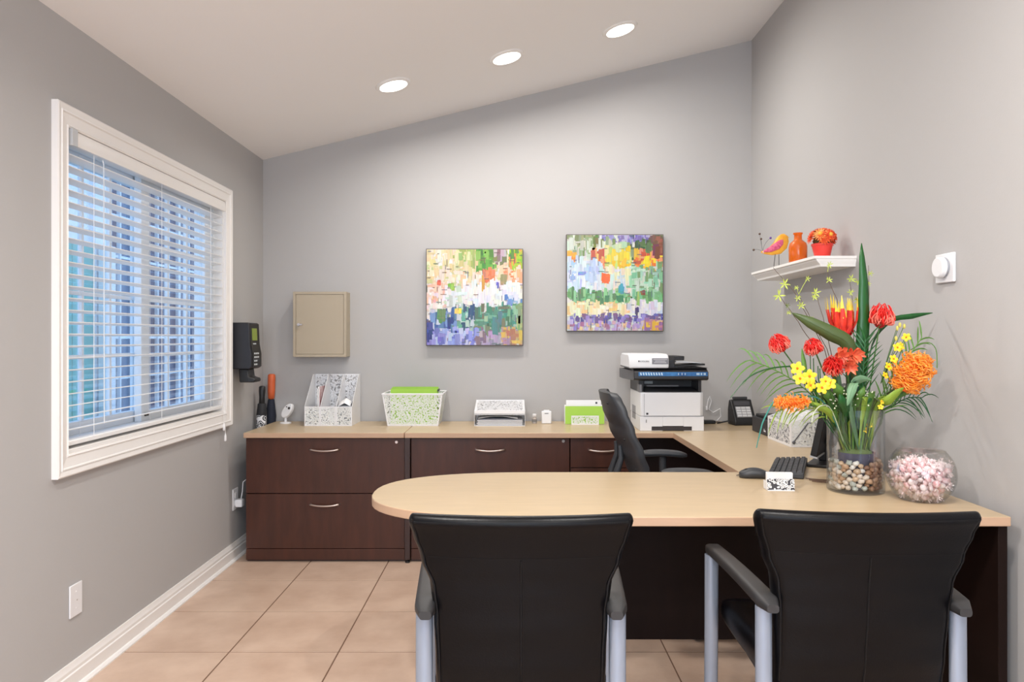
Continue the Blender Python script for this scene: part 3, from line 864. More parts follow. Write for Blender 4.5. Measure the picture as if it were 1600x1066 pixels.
SP2 = [(.40, .46, .09, .10, (240, 110, 50)), (.55, .56, .065, .09, (70, 160, 176)), (.55, .66, .065, .07, (60, 130, 80)), (.79, .60, .05, .06, (130, 90, 60)), (.82, .28, .08, .10, (240, 208, 40)),
       (.58, .25, .10, .16, (242, 208, 50)), (.06, .44, .05, .05, (150, 180, 230)), (.17, .40, .08, .03, (130, 160, 226)), (.72, .80, .04, .08, (80, 60, 120)), (.93, .14, .08, .16, (126, 66, 58)),
       (.57, .13, .12, .10, (190, 214, 170)), (.30, .04, .05, .12, (110, 130, 70)), (.92, .93, .08, .05, (232, 190, 60)), (.74, .66, .03, .12, (150, 190, 110))]
def painting(name, label, cx, z0, pal, spots, seed, size=0.623):
    t = thing(name, label, 'painting', (cx, YB - 0.001, z0), 0, 'abstract canvases on the back wall')
    h = size / 2
    bx('stretcher', M('dark_canvas_edge', rgb(84, 76, 72), 0.7), t, -h, h, -0.036, -0.002, 0, size, bevel=0.001)
    rr = random.Random(seed); b = new(); lay = b.loops.layers.float_color.new('paint'); n = 0
    g = 0.006
    def stroke(s, tt, w, l, c, wob=0.15):
        nonlocal n
        x0, x1 = max(g, s - w / 2), min(1 - g, s + w / 2); z1, z0_ = max(g, tt - l / 2), min(1 - g, tt + l / 2)
        if x1 - x0 < 0.004 or z0_ - z1 < 0.004: return
        y = -0.0365 - 0.0000018 * n - 0.0006 * rr.random(); n += 1
        j = lambda q: rr.uniform(-wob, wob) * q
        def P(a, bb): return (min(h * 0.984, max(-h * 0.984, (a - 0.5) * size)), y, min(size * 0.992, max(size * 0.008, (1 - bb) * size)))
        ww, ll = x1 - x0, z0_ - z1
        pts = [P(x0 + j(ww), z0_ + j(ll) * .4), P(x0 + ww * .5, z0_ + j(ll) * .6), P(x1 + j(ww), z0_ + j(ll) * .4), P(x1 + j(ww), z1 + j(ll) * .4), P(x0 + ww * .5, z1 + j(ll) * .6), P(x0 + j(ww), z1 + j(ll) * .4)]
        f = b.faces.new([b.verts.new(p) for p in pts])
        col = tuple(lin(max(0, min(255, q + rr.uniform(-10, 10)))) for q in c) + (1,)
        for lp in f.loops: lp[lay] = col
    box(b, -h * .986, h * .986, -0.0364, -0.0361, size * .007, size * .993)
    for f in b.faces:
        for lp in f.loops: lp[lay] = (0.8, 0.78, 0.74, 1)
    for s0, s1, t0, t1, cols in pal:
        area_ = (s1 - s0) * (t1 - t0); k = int(26 + 900 * area_)
        if area_ > .9: k = 420
        for _ in range(k):
            hz = rr.random() < 0.18
            w = rr.uniform(.02, .05); l = rr.uniform(.05, .13) if t1 - t0 > .1 else rr.uniform(.03, .07)
            if hz: w, l = l * .8, w * .8
            s = rr.uniform(s0, s1); tt = rr.uniform(t0, t1)
            s = min(max(s, s0 + w * .35), s1 - w * .35) if s1 - s0 > w else (s0 + s1) / 2
            stroke(s, tt, w, l, rr.choice(cols))
    for s, tt, w, l, c in spots:
        for _ in range(5): stroke(s + rr.uniform(-.35, .35) * w, tt + rr.uniform(-.3, .3) * l, w * rr.uniform(.4, .7), l * rr.uniform(.5, .9), tuple(q + rr.uniform(-14, 14) for q in c), 0.2)
    # dark broken outlines between the patches
    for _ in range(80):
        c = rr.choice([(90, 90, 80), (120, 90, 80), (70, 100, 90), (110, 110, 140), (150, 120, 90)])
        s, tt = rr.random(), rr.random()
        if rr.random() < .5: stroke(s, tt, .006, rr.uniform(.03, .08), c)
        else: stroke(s, tt, rr.uniform(.02, .06), .006, c)
    o = obj('brushwork', b, paint_mat(), t, smooth=0); o['kind'] = 'stuff'
    return t
painting('abstract_painting', 'square abstract canvas, green at top and blue-violet at bottom, lower left one', -0.240, 1.229, PAL1, SP1, 11)
painting('abstract_painting', 'square abstract canvas with orange and pale blue patches, hung above the printer', 0.660, 1.321, PAL2, SP2, 23)

# ------------------------------------------------------------------ left wall: time clock, plates
t = thing('time_clock', 'black wall-mounted time clock with green screen and keypad, right of the window', 'time clock', (XL + 0.001, 4.335, 1.10))
bm = new()
prism(bm, [(0, 0.0), (0.098, 0.0), (0.118, 0.008), (0.118, 0.085), (0.108, 0.14), (0.104, 0.262), (0.092, 0.268), (0, 0.268)], 'y', -0.082, 0.082)
obj('housing', bm, M('time_clock_case', rgb(30, 30, 36), 0.45), t, bevel=0.006)
bm = new(); prism(bm, [(0.1035, 0.262), (0.1085, 0.14), (0.119, 0.086), (0.119, 0.012), (0.121, 0.012), (0.121, 0.088), (0.1105, 0.142), (0.1055, 0.262)], 'y', -0.070, 0.075)
obj('face_panel', bm, plastic_k, t, bevel=0.001)
lcd = M('green_display', rgb(130, 150, 60), 0.3)
bm = new(); hexa(bm, [(0.105, -0.048, 0.165), (0.112, -0.048, 0.165), (0.112, 0.030, 0.165), (0.105, 0.030, 0.165), (0.103, -0.048, 0.235), (0.109, -0.048, 0.235), (0.109, 0.030, 0.235), (0.103, 0.030, 0.235)]); obj('display', bm, lcd, t)
key_m = M('pale_key', rgb(190, 196, 200), 0.5)
k0 = None
for r in range(4):
    for c in range(3):
        y = -0.04 + c * 0.028; z = 0.026 + r * 0.021
        b = new(); box(b, 0.118, 0.124 if z < 0.08 else 0.1235, y - 0.009, y + 0.009, z - 0.005, z + 0.005); obj('key', b, key_m if (c < 2 or r > 1) else M('dark_key', rgb(60, 64, 70), 0.5), t, bevel=0.0015)
for y in (-0.028, -0.004):
    b = new(); box(b, 0.108, 0.1145, y - 0.009, y + 0.009, 0.142, 0.149); obj('key', b, key_m, t, bevel=0.001)
bm = new(); prism(bm, [(0.03, 0.0), (0.085, 0.0), (0.09, -0.045), (0.12, -0.055), (0.128, -0.066), (0.12, -0.078), (0.035, -0.078)], 'y', -0.05, 0.055)
obj('hand_scanner', bm, plastic_k, t, bevel=0.006)

def wall_plate(name, label, cat, loc, w, h):
    t = thing(name, label, cat, loc)
    bx('plate', plastic_w, t, 0, 0.006, -w / 2, w / 2, -h / 2, h / 2, bevel=0.002)
    return t
t = wall_plate('blank_wall_plate', 'white blank wall plate low on the left wall below the window', 'wall plate', (XL + 0.0005, 2.733, 0.318), 0.076, 0.118)
for dz in (-0.03, 0.03):
    b = new(); ball(b, (0.006, 0, dz), 0.003, 8, 5, (0.5, 1, 1)); obj('screw', b, plastic_w, t)
b = new(); ball(b, (0.006, 0.004, -0.002), 0.0035, 8, 5, (0.5, 1, 1)); obj('stud', b, M('grey_stud', rgb(170, 165, 160), 0.5), t)
t = wall_plate('power_outlet', 'white power outlet on left wall beside the file cabinet', 'outlet', (XL + 0.0005, 4.31, 0.345), 0.078, 0.122)
for dz in (-0.022, 0.022): bx('socket', plastic_w, t, 0.006, 0.009, -0.018, 0.018, dz - 0.016, dz + 0.016, bevel=0.002)
t = thing('power_adapter', 'white plug adapter stuck in the outlet beside the file cabinet', 'adapter', (XL + 0.0097, 4.31, 0.322))
bx('body', plastic_w, t, 0, 0.040, -0.022, 0.022, -0.022, 0.022, bevel=0.006)
b = new(); tube(b, [(0.02, 0.02, 0.018), (0.024, 0.03, 0.06), (0.026, 0.035, 0.115), (0.045, 0.045, 0.13), (0.055, 0.06, 0.08), (0.05, 0.08, -0.1), (0.05, 0.12, -0.31)], 0.003, 6); obj('cord', b, plastic_w, t)

# umbrellas standing in the gap between wall and cabinet
def umbrella(name, label, x, y, top, canopy, hnd, pts_r, hl, tilt, deco=None):
    t = thing(name, label, 'umbrella', (x, y, 0.0005), 0)
    b = new(); lathe(b, [(0.004, 0.0), (0.005, 0.03), (0.012, 0.06)] + pts_r, 14); cn = obj('canopy', b, canopy, t, smooth=60)
    b = new(); tube(b, [(0, 0, pts_r[-1][1] - 0.01), (0, 0, top - hl + 0.005)], 0.007, 8); obj('shaft', b, plastic_k, t)
    b = new(); lathe(b, hnd[0], 14); obj('handle', b, hnd[1], t, smooth=60)
    t.rotation_euler = tilt
    return t
pat = lace_mat('black_white_print', rgb(24, 24, 28), 34, holes=False, ink=rgb(225, 225, 228))
ub = umbrella('folded_umbrella', 'folded black umbrella with white floral print, standing next to left wall', -1.572, 4.62, 1.0, pat,
         ([(0.010, 0.865), (0.018, 0.872), (0.017, 0.91), (0.020, 0.95), (0.019, 0.975), (0.012, 0.98)], plastic_k), [(0.030, 0.30), (0.032, 0.70), (0.030, 0.80), (0.022, 0.865)], 0.115, (0, 0.018, 0))
b = new(); lathe(b, [(0.0325, 0.80), (0.0315, 0.81), (0.0255, 0.868), (0.018, 0.874)], 14); obj('sleeve', b, M('black_nylon', rgb(30, 30, 34), 0.7), ub, smooth=60)
umbrella('folded_umbrella', 'folded navy umbrella with orange handle, standing in the corner gap', -1.560, 4.755, 1.05, M('navy_nylon', rgb(26, 32, 48), 0.7, vary=0.1),
         ([(0.008, 0.885), (0.020, 0.892), (0.023, 0.94), (0.024, 1.01), (0.023, 1.042), (0.014, 1.048)], M('orange_handle', rgb(206, 96, 52), 0.5)), [(0.026, 0.30), (0.030, 0.72), (0.034, 0.78), (0.020, 0.885)], 0.15, (0, 0.02, 0))

# ------------------------------------------------------------------ things on the back worktop
D = TOP + 0.0003
# small white camera on a stand
t = thing('small_camera', 'small white tilted camera on a round foot beside the umbrellas', 'camera', (-1.424, 4.67, D))
b = new(); lathe(b, [(0.036, 0), (0.036, 0.005), (0.030, 0.008), (0.009, 0.010), (0.008, 0.035), (0.011, 0.045)], 20); obj('stand', b, plastic_w, t)
b = new()
for p, r, d in (((0, 0, 0), 0.036, 0.024),):
    bmesh.ops.create_cone(b, cap_ends=True, segments=24, radius1=r, radius2=r * 0.95, depth=d)
b2 = b
mrot = Euler((math.radians(75), math.radians(0), math.radians(-18)))
bmesh.ops.scale(b, vec=(0.85, 1.45, 1), verts=b.verts)
bmesh.ops.rotate(b, cent=(0, 0, 0), matrix=Matrix.Rotation(-0.55, 3, 'Z'), verts=b.verts)
bmesh.ops.rotate(b, cent=(0, 0, 0), matrix=mrot.to_matrix(), verts=b.verts)
bmesh.ops.translate(b, vec=(0.012, 0.0, 0.078), verts=b.verts); hd_ = obj('camera_head', b, plastic_w, t, bevel=0.004)
b = new(); ball(b, (0.026, -0.013, 0.096), 0.0085, 10, 7, (1, .6, 1)); obj('lens', b, plastic_k, hd_)
b = new(); ball(b, (0.010, -0.014, 0.105), 0.004, 8, 6, (1, .5, 1)); obj('sensor', b, plastic_dg, hd_)

def framed_sheet(name, parent, pts, rim=0.006, mat=lace, thick=0.0012, rim_mat=None):
    """perforated sheet with a solid rim; pts = four corners in order"""
    P = [Vector(p) for p in pts]; c = sum(P, Vector()) / 4
    nrm = (P[1] - P[0]).cross(P[3] - P[0]).normalized() * thick
    b = new()
    def ins(i):
        p = P[i]; a = (P[(i + 1) % 4] - p).normalized(); d = (P[(i - 1) % 4] - p).normalized()
        return p + a * rim + d * rim
    I = [ins(i) for i in range(4)]
    hexa(b, [p - nrm * .5 for p in I] + [p + nrm * .5 for p in I])
    s = obj(name, b, mat, parent, smooth=0)
    b = new()
    for i in range(4):
        j = (i + 1) % 4
        hexa(b, [P[i] - nrm * .7, P[j] - nrm * .7, I[j] - nrm * .7, I[i] - nrm * .7, P[i] + nrm * .7, P[j] + nrm * .7, I[j] + nrm * .7, I[i] + nrm * .7])
    obj('rim', b, rim_mat or white_metal, s, smooth=0)
    return s

# three-slot magazine organizer
t = thing('magazine_organizer', 'white punched-metal magazine organizer with three slots under the key cabinet', 'organizer', (-1.121, 4.66, D))
X0, X1, Yf, Yb_ = -0.145, 0.145, -0.135, 0.120
bx('base', white_metal, t, X0, X1, Yf, Yb_, 0, 0.002)
framed_sheet('back_panel', t, [(X0, Yb_, 0.002), (X1, Yb_, 0.002), (X1, Yb_, 0.305), (X0, Yb_, 0.305)])
for k in range(3):
    a = X0 + (X1 - X0) * k / 3; c = X0 + (X1 - X0) * (k + 1) / 3
    framed_sheet('front_panel', t, [(a + 0.001, Yf, 0.002), (c - 0.001, Yf, 0.002), (c - 0.001, Yf, 0.118), (a + 0.001, Yf, 0.118)], mat=lace_fine)
for k in range(4):
    x = X0 + (X1 - X0) * k / 3; b = new()
    x = min(max(x, X0 + 0.0012), X1 - 0.0012)
    prism(b, [(Yf + 0.002, 0.002), (Yb_ - 0.002, 0.002), (Yb_ - 0.002, 0.305), (Yb_ - 0.055, 0.305), (Yf + 0.002, 0.118)], 'x', x - 0.001, x + 0.001)
    obj('divider' if k in (1, 2) else 'side_panel', b, white_metal, t, smooth=0)
def slab_thing(name, label, cat, loc, sx, sy, sz, mat, rot=(0, 0, 0), group=None, edge=None):
    t = thing(name, label, cat, loc, 0, group); t.rotation_euler = rot
    bx('cover', mat, t, -sx / 2, sx / 2, -sy / 2, -sy / 2 + 0.0008, 0, sz)
    bx('pages', edge or paper, t, -sx / 2, sx / 2 - 0.001, -sy / 2 + 0.0009, sy / 2, 0.001, sz - 0.001)
    return t
redm = M('red_magazine_cover', rgb(190, 70, 80), 0.3, vary=0.4, scale=30, col2=rgb(240, 225, 225))
t = thing('magazine', 'red and white magazine in left slot of the magazine organizer', 'magazine', (-1.199, 4.66, D + 0.0025), PI / 2)
bx('cover', redm, t, -0.10, 0.10, -0.018, -0.0165, 0, 0.235); bx('pages', paper, t, -0.10, 0.10, -0.0163, -0.008, 0.001, 0.234)
t = thing('magazine', 'dark magazine leaning beside the red one in the organizer left slot', 'magazine', (-1.208, 4.66, D + 0.0025), PI / 2)
bx('cover', M('dark_magazine_cover', rgb(60, 50, 60), 0.3), t, -0.10, 0.10, -0.019, -0.0175, 0, 0.225); bx('pages', paper, t, -0.10, 0.10, -0.0172, -0.012, 0.001, 0.224)
b = new(); rows = []
for k in range(14):
    f = k / 13.0; y = -0.125 + 0.16 * f; z = 0.155 - 0.03 * (1 - f) ** 2 - 0.05 * f * f + 0.012 * math.sin(5 * f)
    rows.append([b.verts.new((x, y, z + 0.012 * math.cos(3 * x / 0.04))) for x in (-0.040, -0.02, 0, 0.02, 0.036)])
for p, q in zip(rows, rows[1:]):
    for j in range(4): b.faces.new((p[j], p[j + 1], q[j + 1], q[j]))
tt = thing('catalogue', 'white floppy catalogue curling in right slot of the magazine organizer', 'catalogue', (-1.024, 4.66, D + 0.0025))
obj('curled_cover', b, paper, tt, solid=0.003)
bx('pages', M('grey_pages', rgb(180, 182, 186), 0.7), tt, -0.036, 0.034, -0.10, 0.10, 0, 0.118)
# tapered basket
t = thing('wire_basket', 'white tapered punched-metal basket holding lime green folders', 'basket', (-0.605, 4.64, D))
wb0, wt0, d0, d1 = 0.154, 0.183, 0.115, 0.135; H = 0.196
B_ = [(-wb0, -d0, 0.002), (wb0, -d0, 0.002), (wb0, d0, 0.002), (-wb0, d0, 0.002)]
T_ = [(-wt0, -d1, H), (wt0, -d1, H), (wt0, d1, H), (-wt0, d1, H)]
bx('base', white_metal, t, -wb0, wb0, -d0, d0, 0, 0.002)
for i in range(4):
    j = (i + 1) % 4; framed_sheet('side_panel', t, [B_[i], B_[j], T_[j], T_[i]], rim=0.007, mat=lace_fine)
bm = new()
for i in range(4):
    j = (i + 1) % 4; tube(bm, [T_[i], T_[j]], 0.0045, 8)
obj('top_rim', bm, white_metal, t)
for k in range(5):
    y = 4.635 + k * 0.018
    lab = ['front lime green hanging folder in the white basket', 'second lime green hanging folder in the white basket', 'middle lime green hanging folder in the white basket', 'fourth lime green hanging folder in the white basket', 'rearmost lime green hanging folder in the white basket'][k]
    f = thing('hanging_folder', lab, 'folder', (-0.612 + 0.003 * (k % 2), y, D + 0.003), 0, 'green folders in the basket')
    b = new(); prism(b, [(-0.003, 0), (0.003, 0), (0.006, 0.216 + 0.002 * k), (0.0045, 0.216 + 0.002 * k), (0.0, 0.004), (-0.0045, 0.214 + 0.002 * k), (-0.006, 0.214 + 0.002 * k)], 'x', -0.145, 0.145)
    obj('folder_sheets', b, green_m, f, smooth=0)
    bx('hanger_bar', M('folder_bar', rgb(70, 70, 66), 0.4), f, 0.1455, 0.152, -0.004, 0.004, 0.20, 0.212)
# letter tray
t = thing('letter_tray', 'white two-level letter tray with punched-metal top, papers inside', 'tray', (-0.075, 4.645, D))
hw, y0, y1 = 0.154, -0.125, 0.120
bx('bottom_tray', white_metal, t, -hw, hw, y0, y1, 0, 0.002); bx('middle_shelf', white_metal, t, -hw, hw, y0, y1, 0.068, 0.071)
for s in (-1, 1): framed_sheet('side_panel', t, [(s * hw, y0, 0.0), (s * hw, y1, 0.0), (s * hw, y1, 0.132), (s * hw, y0, 0.092)])
framed_sheet('back_panel', t, [(-hw, y1 - 0.001, 0.002), (hw, y1 - 0.001, 0.002), (hw, y1 - 0.001, 0.14), (-hw, y1 - 0.001, 0.14)])
framed_sheet('sloping_top', t, [(-hw + 0.002, y0, 0.092), (hw - 0.002, y0, 0.092), (hw - 0.002, y1 - 0.004, 0.136), (-hw + 0.002, y1 - 0.004, 0.136)], rim=0.010)
bx('front_lip', white_metal, t, -hw, hw, y0 - 0.003, y0 - 0.001, 0.076, 0.092)
greyp = M('grey_paper', rgb(176, 178, 186), 0.7, vary=0.1)
pt = thing('paper_stack', 'flat stack of grey and white papers inside the letter tray', 'papers', (-0.075, 4.64, D + 0.0025))
for k in range(9):
    o = bx('sheet', paper if k % 2 else greyp, pt, -0.140 + 0.004 * (k % 3), 0.136 + 0.003 * (k % 2), -0.108 - 0.004 * (k % 2), 0.09, 0.004 * k, 0.004 * k + 0.003)
b = new(); rows = []
for k in range(9):
    f = k / 8.0; x = -0.13 + 0.24 * f
    rows.append([b.verts.new((x, y, 0.038 + 0.018 * math.sin(PI * f * 0.9 + 0.2) * (1 if y < 0 else 0.4))) for y in (-0.105, 0.0, 0.08)])
for p, q in zip(rows, rows[1:]):
    for j in range(2): b.faces.new((p[j], p[j + 1], q[j + 1], q[j]))
obj('curled_sheet', b, paper, pt, solid=0.001)
# small bottle and white box
t = thing('small_bottle', 'tiny clear bottle with white cap between letter tray and white box', 'bottle', (0.141, 4.66, D))
b = new(); lathe(b, [(0.013, 0), (0.0155, 0.003), (0.0155, 0.032), (0.010, 0.038), (0.009, 0.042)], 18); obj('body', b, M('amber_liquid_bottle', rgb(206, 196, 188), 0.15, trans=0.35), t)
b = new(); lathe(b, [(0.0158, 0.010), (0.0160, 0.010), (0.0160, 0.026), (0.0158, 0.026)], 18, cap=False); obj('label_band', b, M('grey_label', rgb(120, 118, 118), 0.6), t)
b = new(); lathe(b, [(0.0125, 0.0425), (0.0135, 0.044), (0.0135, 0.058), (0.011, 0.060)], 18); obj('cap', b, plastic_w, t)
t = thing('white_box', 'small white upright box with rounded top, left of the green letter sorter', 'box', (0.216, 4.66, D))
bx('body', plastic_w, t, -0.031, 0.031, -0.022, 0.022, 0, 0.078, bevel=0.005)
bx('top_cap', plastic_w, t, -0.018, 0.018, -0.014, 0.014, 0.0782, 0.084, bevel=0.002)
b = new(); box(b, -0.012, 0.012, -0.0235, -0.0222, 0.064, 0.067); obj('slot', b, plastic_dg, t)
# letter sorter
t = thing('letter_sorter', 'low white punched-metal letter sorter holding lime green sheet', 'letter sorter', (0.452, 4.655, D))
bx('base', white_metal, t, -0.085, 0.085, -0.065, 0.065, 0, 0.002)
for y, h in ((-0.064, 0.056), (0.0, 0.070), (0.064, 0.085)):
    framed_sheet('divider', t, [(-0.085, y, 0.002), (0.085, y, 0.002), (0.085, y, h), (-0.085, y, h)], mat=lace_fine)
for k, (w, h, y, m, lab, ob) in enumerate(((0.121, 0.110, -0.045, green_m, 'lime green sheet at front of the letter sorter', 'green_sheet'), (0.125, 0.117, -0.02, paper, 'white edged card just behind green sheet in letter sorter', 'card_sheet'), (0.110, 0.142, 0.03, paper, 'tall white envelope at back of the letter sorter', 'envelope'))):
    s = thing(ob, lab, 'stationery', (0.452, 4.655 + y, D + 0.0025)); s.rotation_euler = (-0.06, 0, 0)
    bx('sheet', m, s, -w, w, -0.0015, 0.0015, 0, h)
    if k == 2:
        b = new(); box(b, 0.075, 0.087, -0.0024, -0.0016, 0.118, 0.130); obj('stamp', b, plastic_dg, s)

# ------------------------------------------------------------------ printer
t = thing('office_printer', 'white and black multifunction laser printer on the worktop by the task chair', 'printer', (0.924, 4.286, D))
pw_ = M('printer_white', rgb(226, 227, 230), 0.4); pb_ = M('printer_black', rgb(34, 33, 36), 0.4); pg_ = M('printer_grey', rgb(120, 120, 124), 0.45)
hw = 0.184
b = new(); prism(b, [(-hw + 0.004, 0), (hw - 0.02, 0), (hw, 0.02), (hw, 0.36), (-hw, 0.36), (-hw, 0.02)], 'z', 0.085, 0.222); obj('body', b, pw_, t, bevel=0.004)
b = new(); box(b, -hw, -hw + 0.130, 0.0, 0.34, 0, 0.083); box(b, hw - 0.128 + 0.012, hw, 0.0, 0.34, 0, 0.083); box(b, -hw + 0.130, hw - 0.116, 0.0, 0.34, 0.028, 0.083)
ca = obj('paper_cassette', b, pw_, t, bevel=0.002)
bx('cassette_recess', M('recess_dark', rgb(50, 44, 46), 0.6), ca, -hw + 0.066, hw - 0.070, -0.0008, 0.03, 0.003, 0.026)
b = new(); box(b, -hw + 0.022, -hw + 0.0235, -0.0012, 0.002, 0.090, 0.215); box(b, -hw + 0.022, hw - 0.008, -0.0012, 0.001, 0.0838, 0.0852); obj('panel_gap', b, pg_, t)
b = new(); box(b, -hw + 0.035, -hw + 0.047, -0.0015, 0.002, 0.094, 0.105); obj('release_button', b, pb_, t, bevel=0.0008)
b = new(); box(b, -hw + 0.034, -hw + 0.037, -0.0015, 0.002, 0.048, 0.066); obj('gauge_slot', b, pb_, t)
for k in range(7): bx('side_vent', pg_, t, -hw - 0.001, -hw + 0.002, 0.16 + 0.018 * k, 0.168 + 0.018 * k, 0.05, 0.13)
# output bay and neck
b = new(); box(b, -hw + 0.012, hw - 0.015, 0.18, 0.36, 0.222, 0.305); box(b, -hw, -hw + 0.028, 0.05, 0.36, 0.222, 0.305); box(b, hw - 0.030, hw - 0.012, 0.01, 0.36, 0.222, 0.305); obj('output_bay', b, pb_, t, bevel=0.002)
b = new(); hexa(b, [(-hw + 0.03, 0.01, 0.2225), (hw - 0.032, 0.01, 0.2225), (hw - 0.032, 0.178, 0.2225), (-hw + 0.03, 0.178, 0.2225), (-hw + 0.03, 0.01, 0.228), (hw - 0.032, 0.01, 0.228), (hw - 0.032, 0.178, 0.245), (-hw + 0.03, 0.178, 0.245)]); obj('output_tray', b, pb_, t)
bx('paper_stop', pg_, t, -hw + 0.055, 0.06, 0.10, 0.104, 0.250, 0.258)
bx('tray_tag', M('pale_tag', rgb(190, 192, 190), 0.5), t, -hw + 0.055, -hw + 0.105, 0.172, 0.179, 0.262, 0.278)
bx('left_post', pg_, t, -hw - 0.001, -hw + 0.012, 0.012, 0.10, 0.222, 0.268, bevel=0.002)
# scanner block with angled control panel
sx0, sx1 = -0.252, 0.206
b = new(); prism(b, [(0.0, 0.292), (0.36, 0.292), (0.36, 0.362), (0.02, 0.362), (-0.018, 0.342), (-0.022, 0.300)], 'x', sx0 + 0.03, sx1); obj('scanner', b, pb_, t, bevel=0.004)
b = new(); hexa(b, [(sx0, 0.22, 0.292), (sx0 + 0.0295, 0.0, 0.292), (sx0 + 0.0295, 0.36, 0.292), (sx0, 0.36, 0.292), (sx0, 0.22, 0.350), (sx0 + 0.0295, 0.0, 0.350), (sx0 + 0.0295, 0.36, 0.350), (sx0, 0.36, 0.350)]); obj('scanner_corner', b, M('printer_mid_grey', rgb(92, 92, 96), 0.45), t, bevel=0.002)
blue = M('control_panel_blue', rgb(40, 84, 150), 0.2, vary=0.35, scale=14, col2=rgb(60, 130, 190))
b = new(); hexa(b, [(sx0 + 0.055, -0.0245, 0.318), (sx1 - 0.006, -0.0245, 0.318), (sx1 - 0.006, -0.021, 0.341), (sx0 + 0.055, -0.021, 0.341), (sx0 + 0.055, -0.022, 0.318), (sx1 - 0.006, -0.022, 0.318), (sx1 - 0.006, -0.016, 0.341), (sx0 + 0.055, -0.016, 0.341)]); cp = obj('control_panel', b, blue, t)
for k in range(9):
    x = sx0 + 0.066 + 0.015 * k
    b = new(); hexa(b, [(x, -0.0256, 0.323), (x + 0.008, -0.0256, 0.323), (x + 0.005, -0.0226, 0.338), (x - 0.003, -0.0226, 0.338), (x, -0.0235, 0.323), (x + 0.008, -0.0235, 0.323), (x + 0.005, -0.0205, 0.338), (x - 0.003, -0.0205, 0.338)]); obj('button', b, M('panel_button', rgb(170, 196, 216), 0.3), cp)
for k, (x, w) in enumerate(((0.03, 0.004), (0.05, 0.004), (0.068, 0.004), (0.135, 0.018), (0.160, 0.008), (0.176, 0.012))):
    b = new(); box(b, x, x + w, -0.0258, -0.022, 0.324, 0.336); obj('button', b, M('panel_button', rgb(170, 196, 216), 0.3), cp)
# document feeder
b = new(); prism(b, [(-0.012, 0.3625), (0.34, 0.3625), (0.34, 0.432), (0.30, 0.445), (0.03, 0.445), (0.0, 0.436), (-0.012, 0.41)], 'x', sx0 + 0.003, -0.020); fd = obj('document_feeder', b, pw_, t, bevel=0.008)
bx('feeder_label', M('grey_print_label', rgb(128, 128, 136), 0.5, vary=0.2, scale=120, stretch=(0.3, 1, 3)), fd, -0.118, -0.024, -0.0135, -0.011, 0.386, 0.420)
pk = M('logo_black', rgb(40, 40, 44), 0.5)
text('maker_lettering', 'KYOCERA', 0.0115, pk, fd, (-0.160, -0.0128, 0.4025), (PI / 2, 0, 0))
bx('maker_emblem', pk, fd, -0.197, -0.190, -0.0132, -0.0118, 0.399, 0.407)
for z, w in ((0.413, 0.080), (0.404, 0.060), (0.395, 0.070)):
    b = new(); box(b, -0.071 - w / 2, -0.071 + w / 2, -0.0142, -0.0136, z - 0.0014, z + 0.0014); obj('label_line', b, M('label_line_white', rgb(220, 220, 224), 0.5), fd)
b = new(); prism(b, [(0.02, 0.3625), (0.32, 0.3625), (0.32, 0.425), (0.28, 0.432), (0.05, 0.432), (0.02, 0.41)], 'x', -0.0195, 0.022); obj('feeder_throat', b, pb_, t, bevel=0.004)
b = new(); box(b, 0.0225, 0.095, 0.10, 0.31, 0.405, 0.430); obj('feeder_cover', b, pb_, t, bevel=0.004)
b = new(); hexa(b, [(0.0225, 0.03, 0.366), (0.198, 0.03, 0.378), (0.198, 0.31, 0.378), (0.0225, 0.31, 0.366), (0.0225, 0.03, 0.372), (0.198, 0.03, 0.388), (0.198, 0.31, 0.388), (0.0225, 0.31, 0.372)]); obj('feed_tray', b, pb_, t)
b = new(); hexa(b, [(0.035, 0.06, 0.395), (0.185, 0.06, 0.3885), (0.185, 0.24, 0.3885), (0.035, 0.24, 0.395), (0.035, 0.06, 0.402), (0.185, 0.06, 0.391), (0.185, 0.24, 0.391), (0.035, 0.24, 0.402)]); obj('tray_extension', b, M('smoke_white', rgb(200, 202, 206), 0.3), t)
bx('scanner_lid', pb_, t, sx0 + 0.003, sx1 - 0.002, 0.0, 0.34, 0.3625, 0.3655)
# things beside the printer
t = thing('network_adapter', 'flat black power adapter lying right of the printer', 'adapter', (1.222, 4.66, D))
bx('body', plastic_k, t, -0.05, 0.05, -0.03, 0.03, 0, 0.020, bevel=0.005)
b = new(); tube(b, [(0.05, 0, 0.008), (0.10, 0.03, 0.005), (0.17, 0.06, 0.012), (0.22, 0.02, 0.005)], 0.003, 6); obj('cord', b, plastic_k, t)
t = thing('wall_cable', 'thin white looped cable hanging on the back wall right of printer', 'cable', (1.258, YB - 0.004, D))
b = new(); tube(b, [(0.0, -0.003, 0.09), (0.008, -0.006, 0.14), (0.018, -0.004, 0.16), (0.03, -0.003, 0.13), (0.012, -0.004, 0.075), (0.04, -0.004, 0.055), (0.085, -0.003, 0.08), (0.09, -0.004, 0.03), (0.06, -0.02, 0.004)], 0.0028, 6); obj('cord', b, plastic_w, t)
b = new(); box(b, -0.008, 0.004, -0.012, 0, 0.07, 0.095); obj('plug', b, plastic_w, t, bevel=0.002)

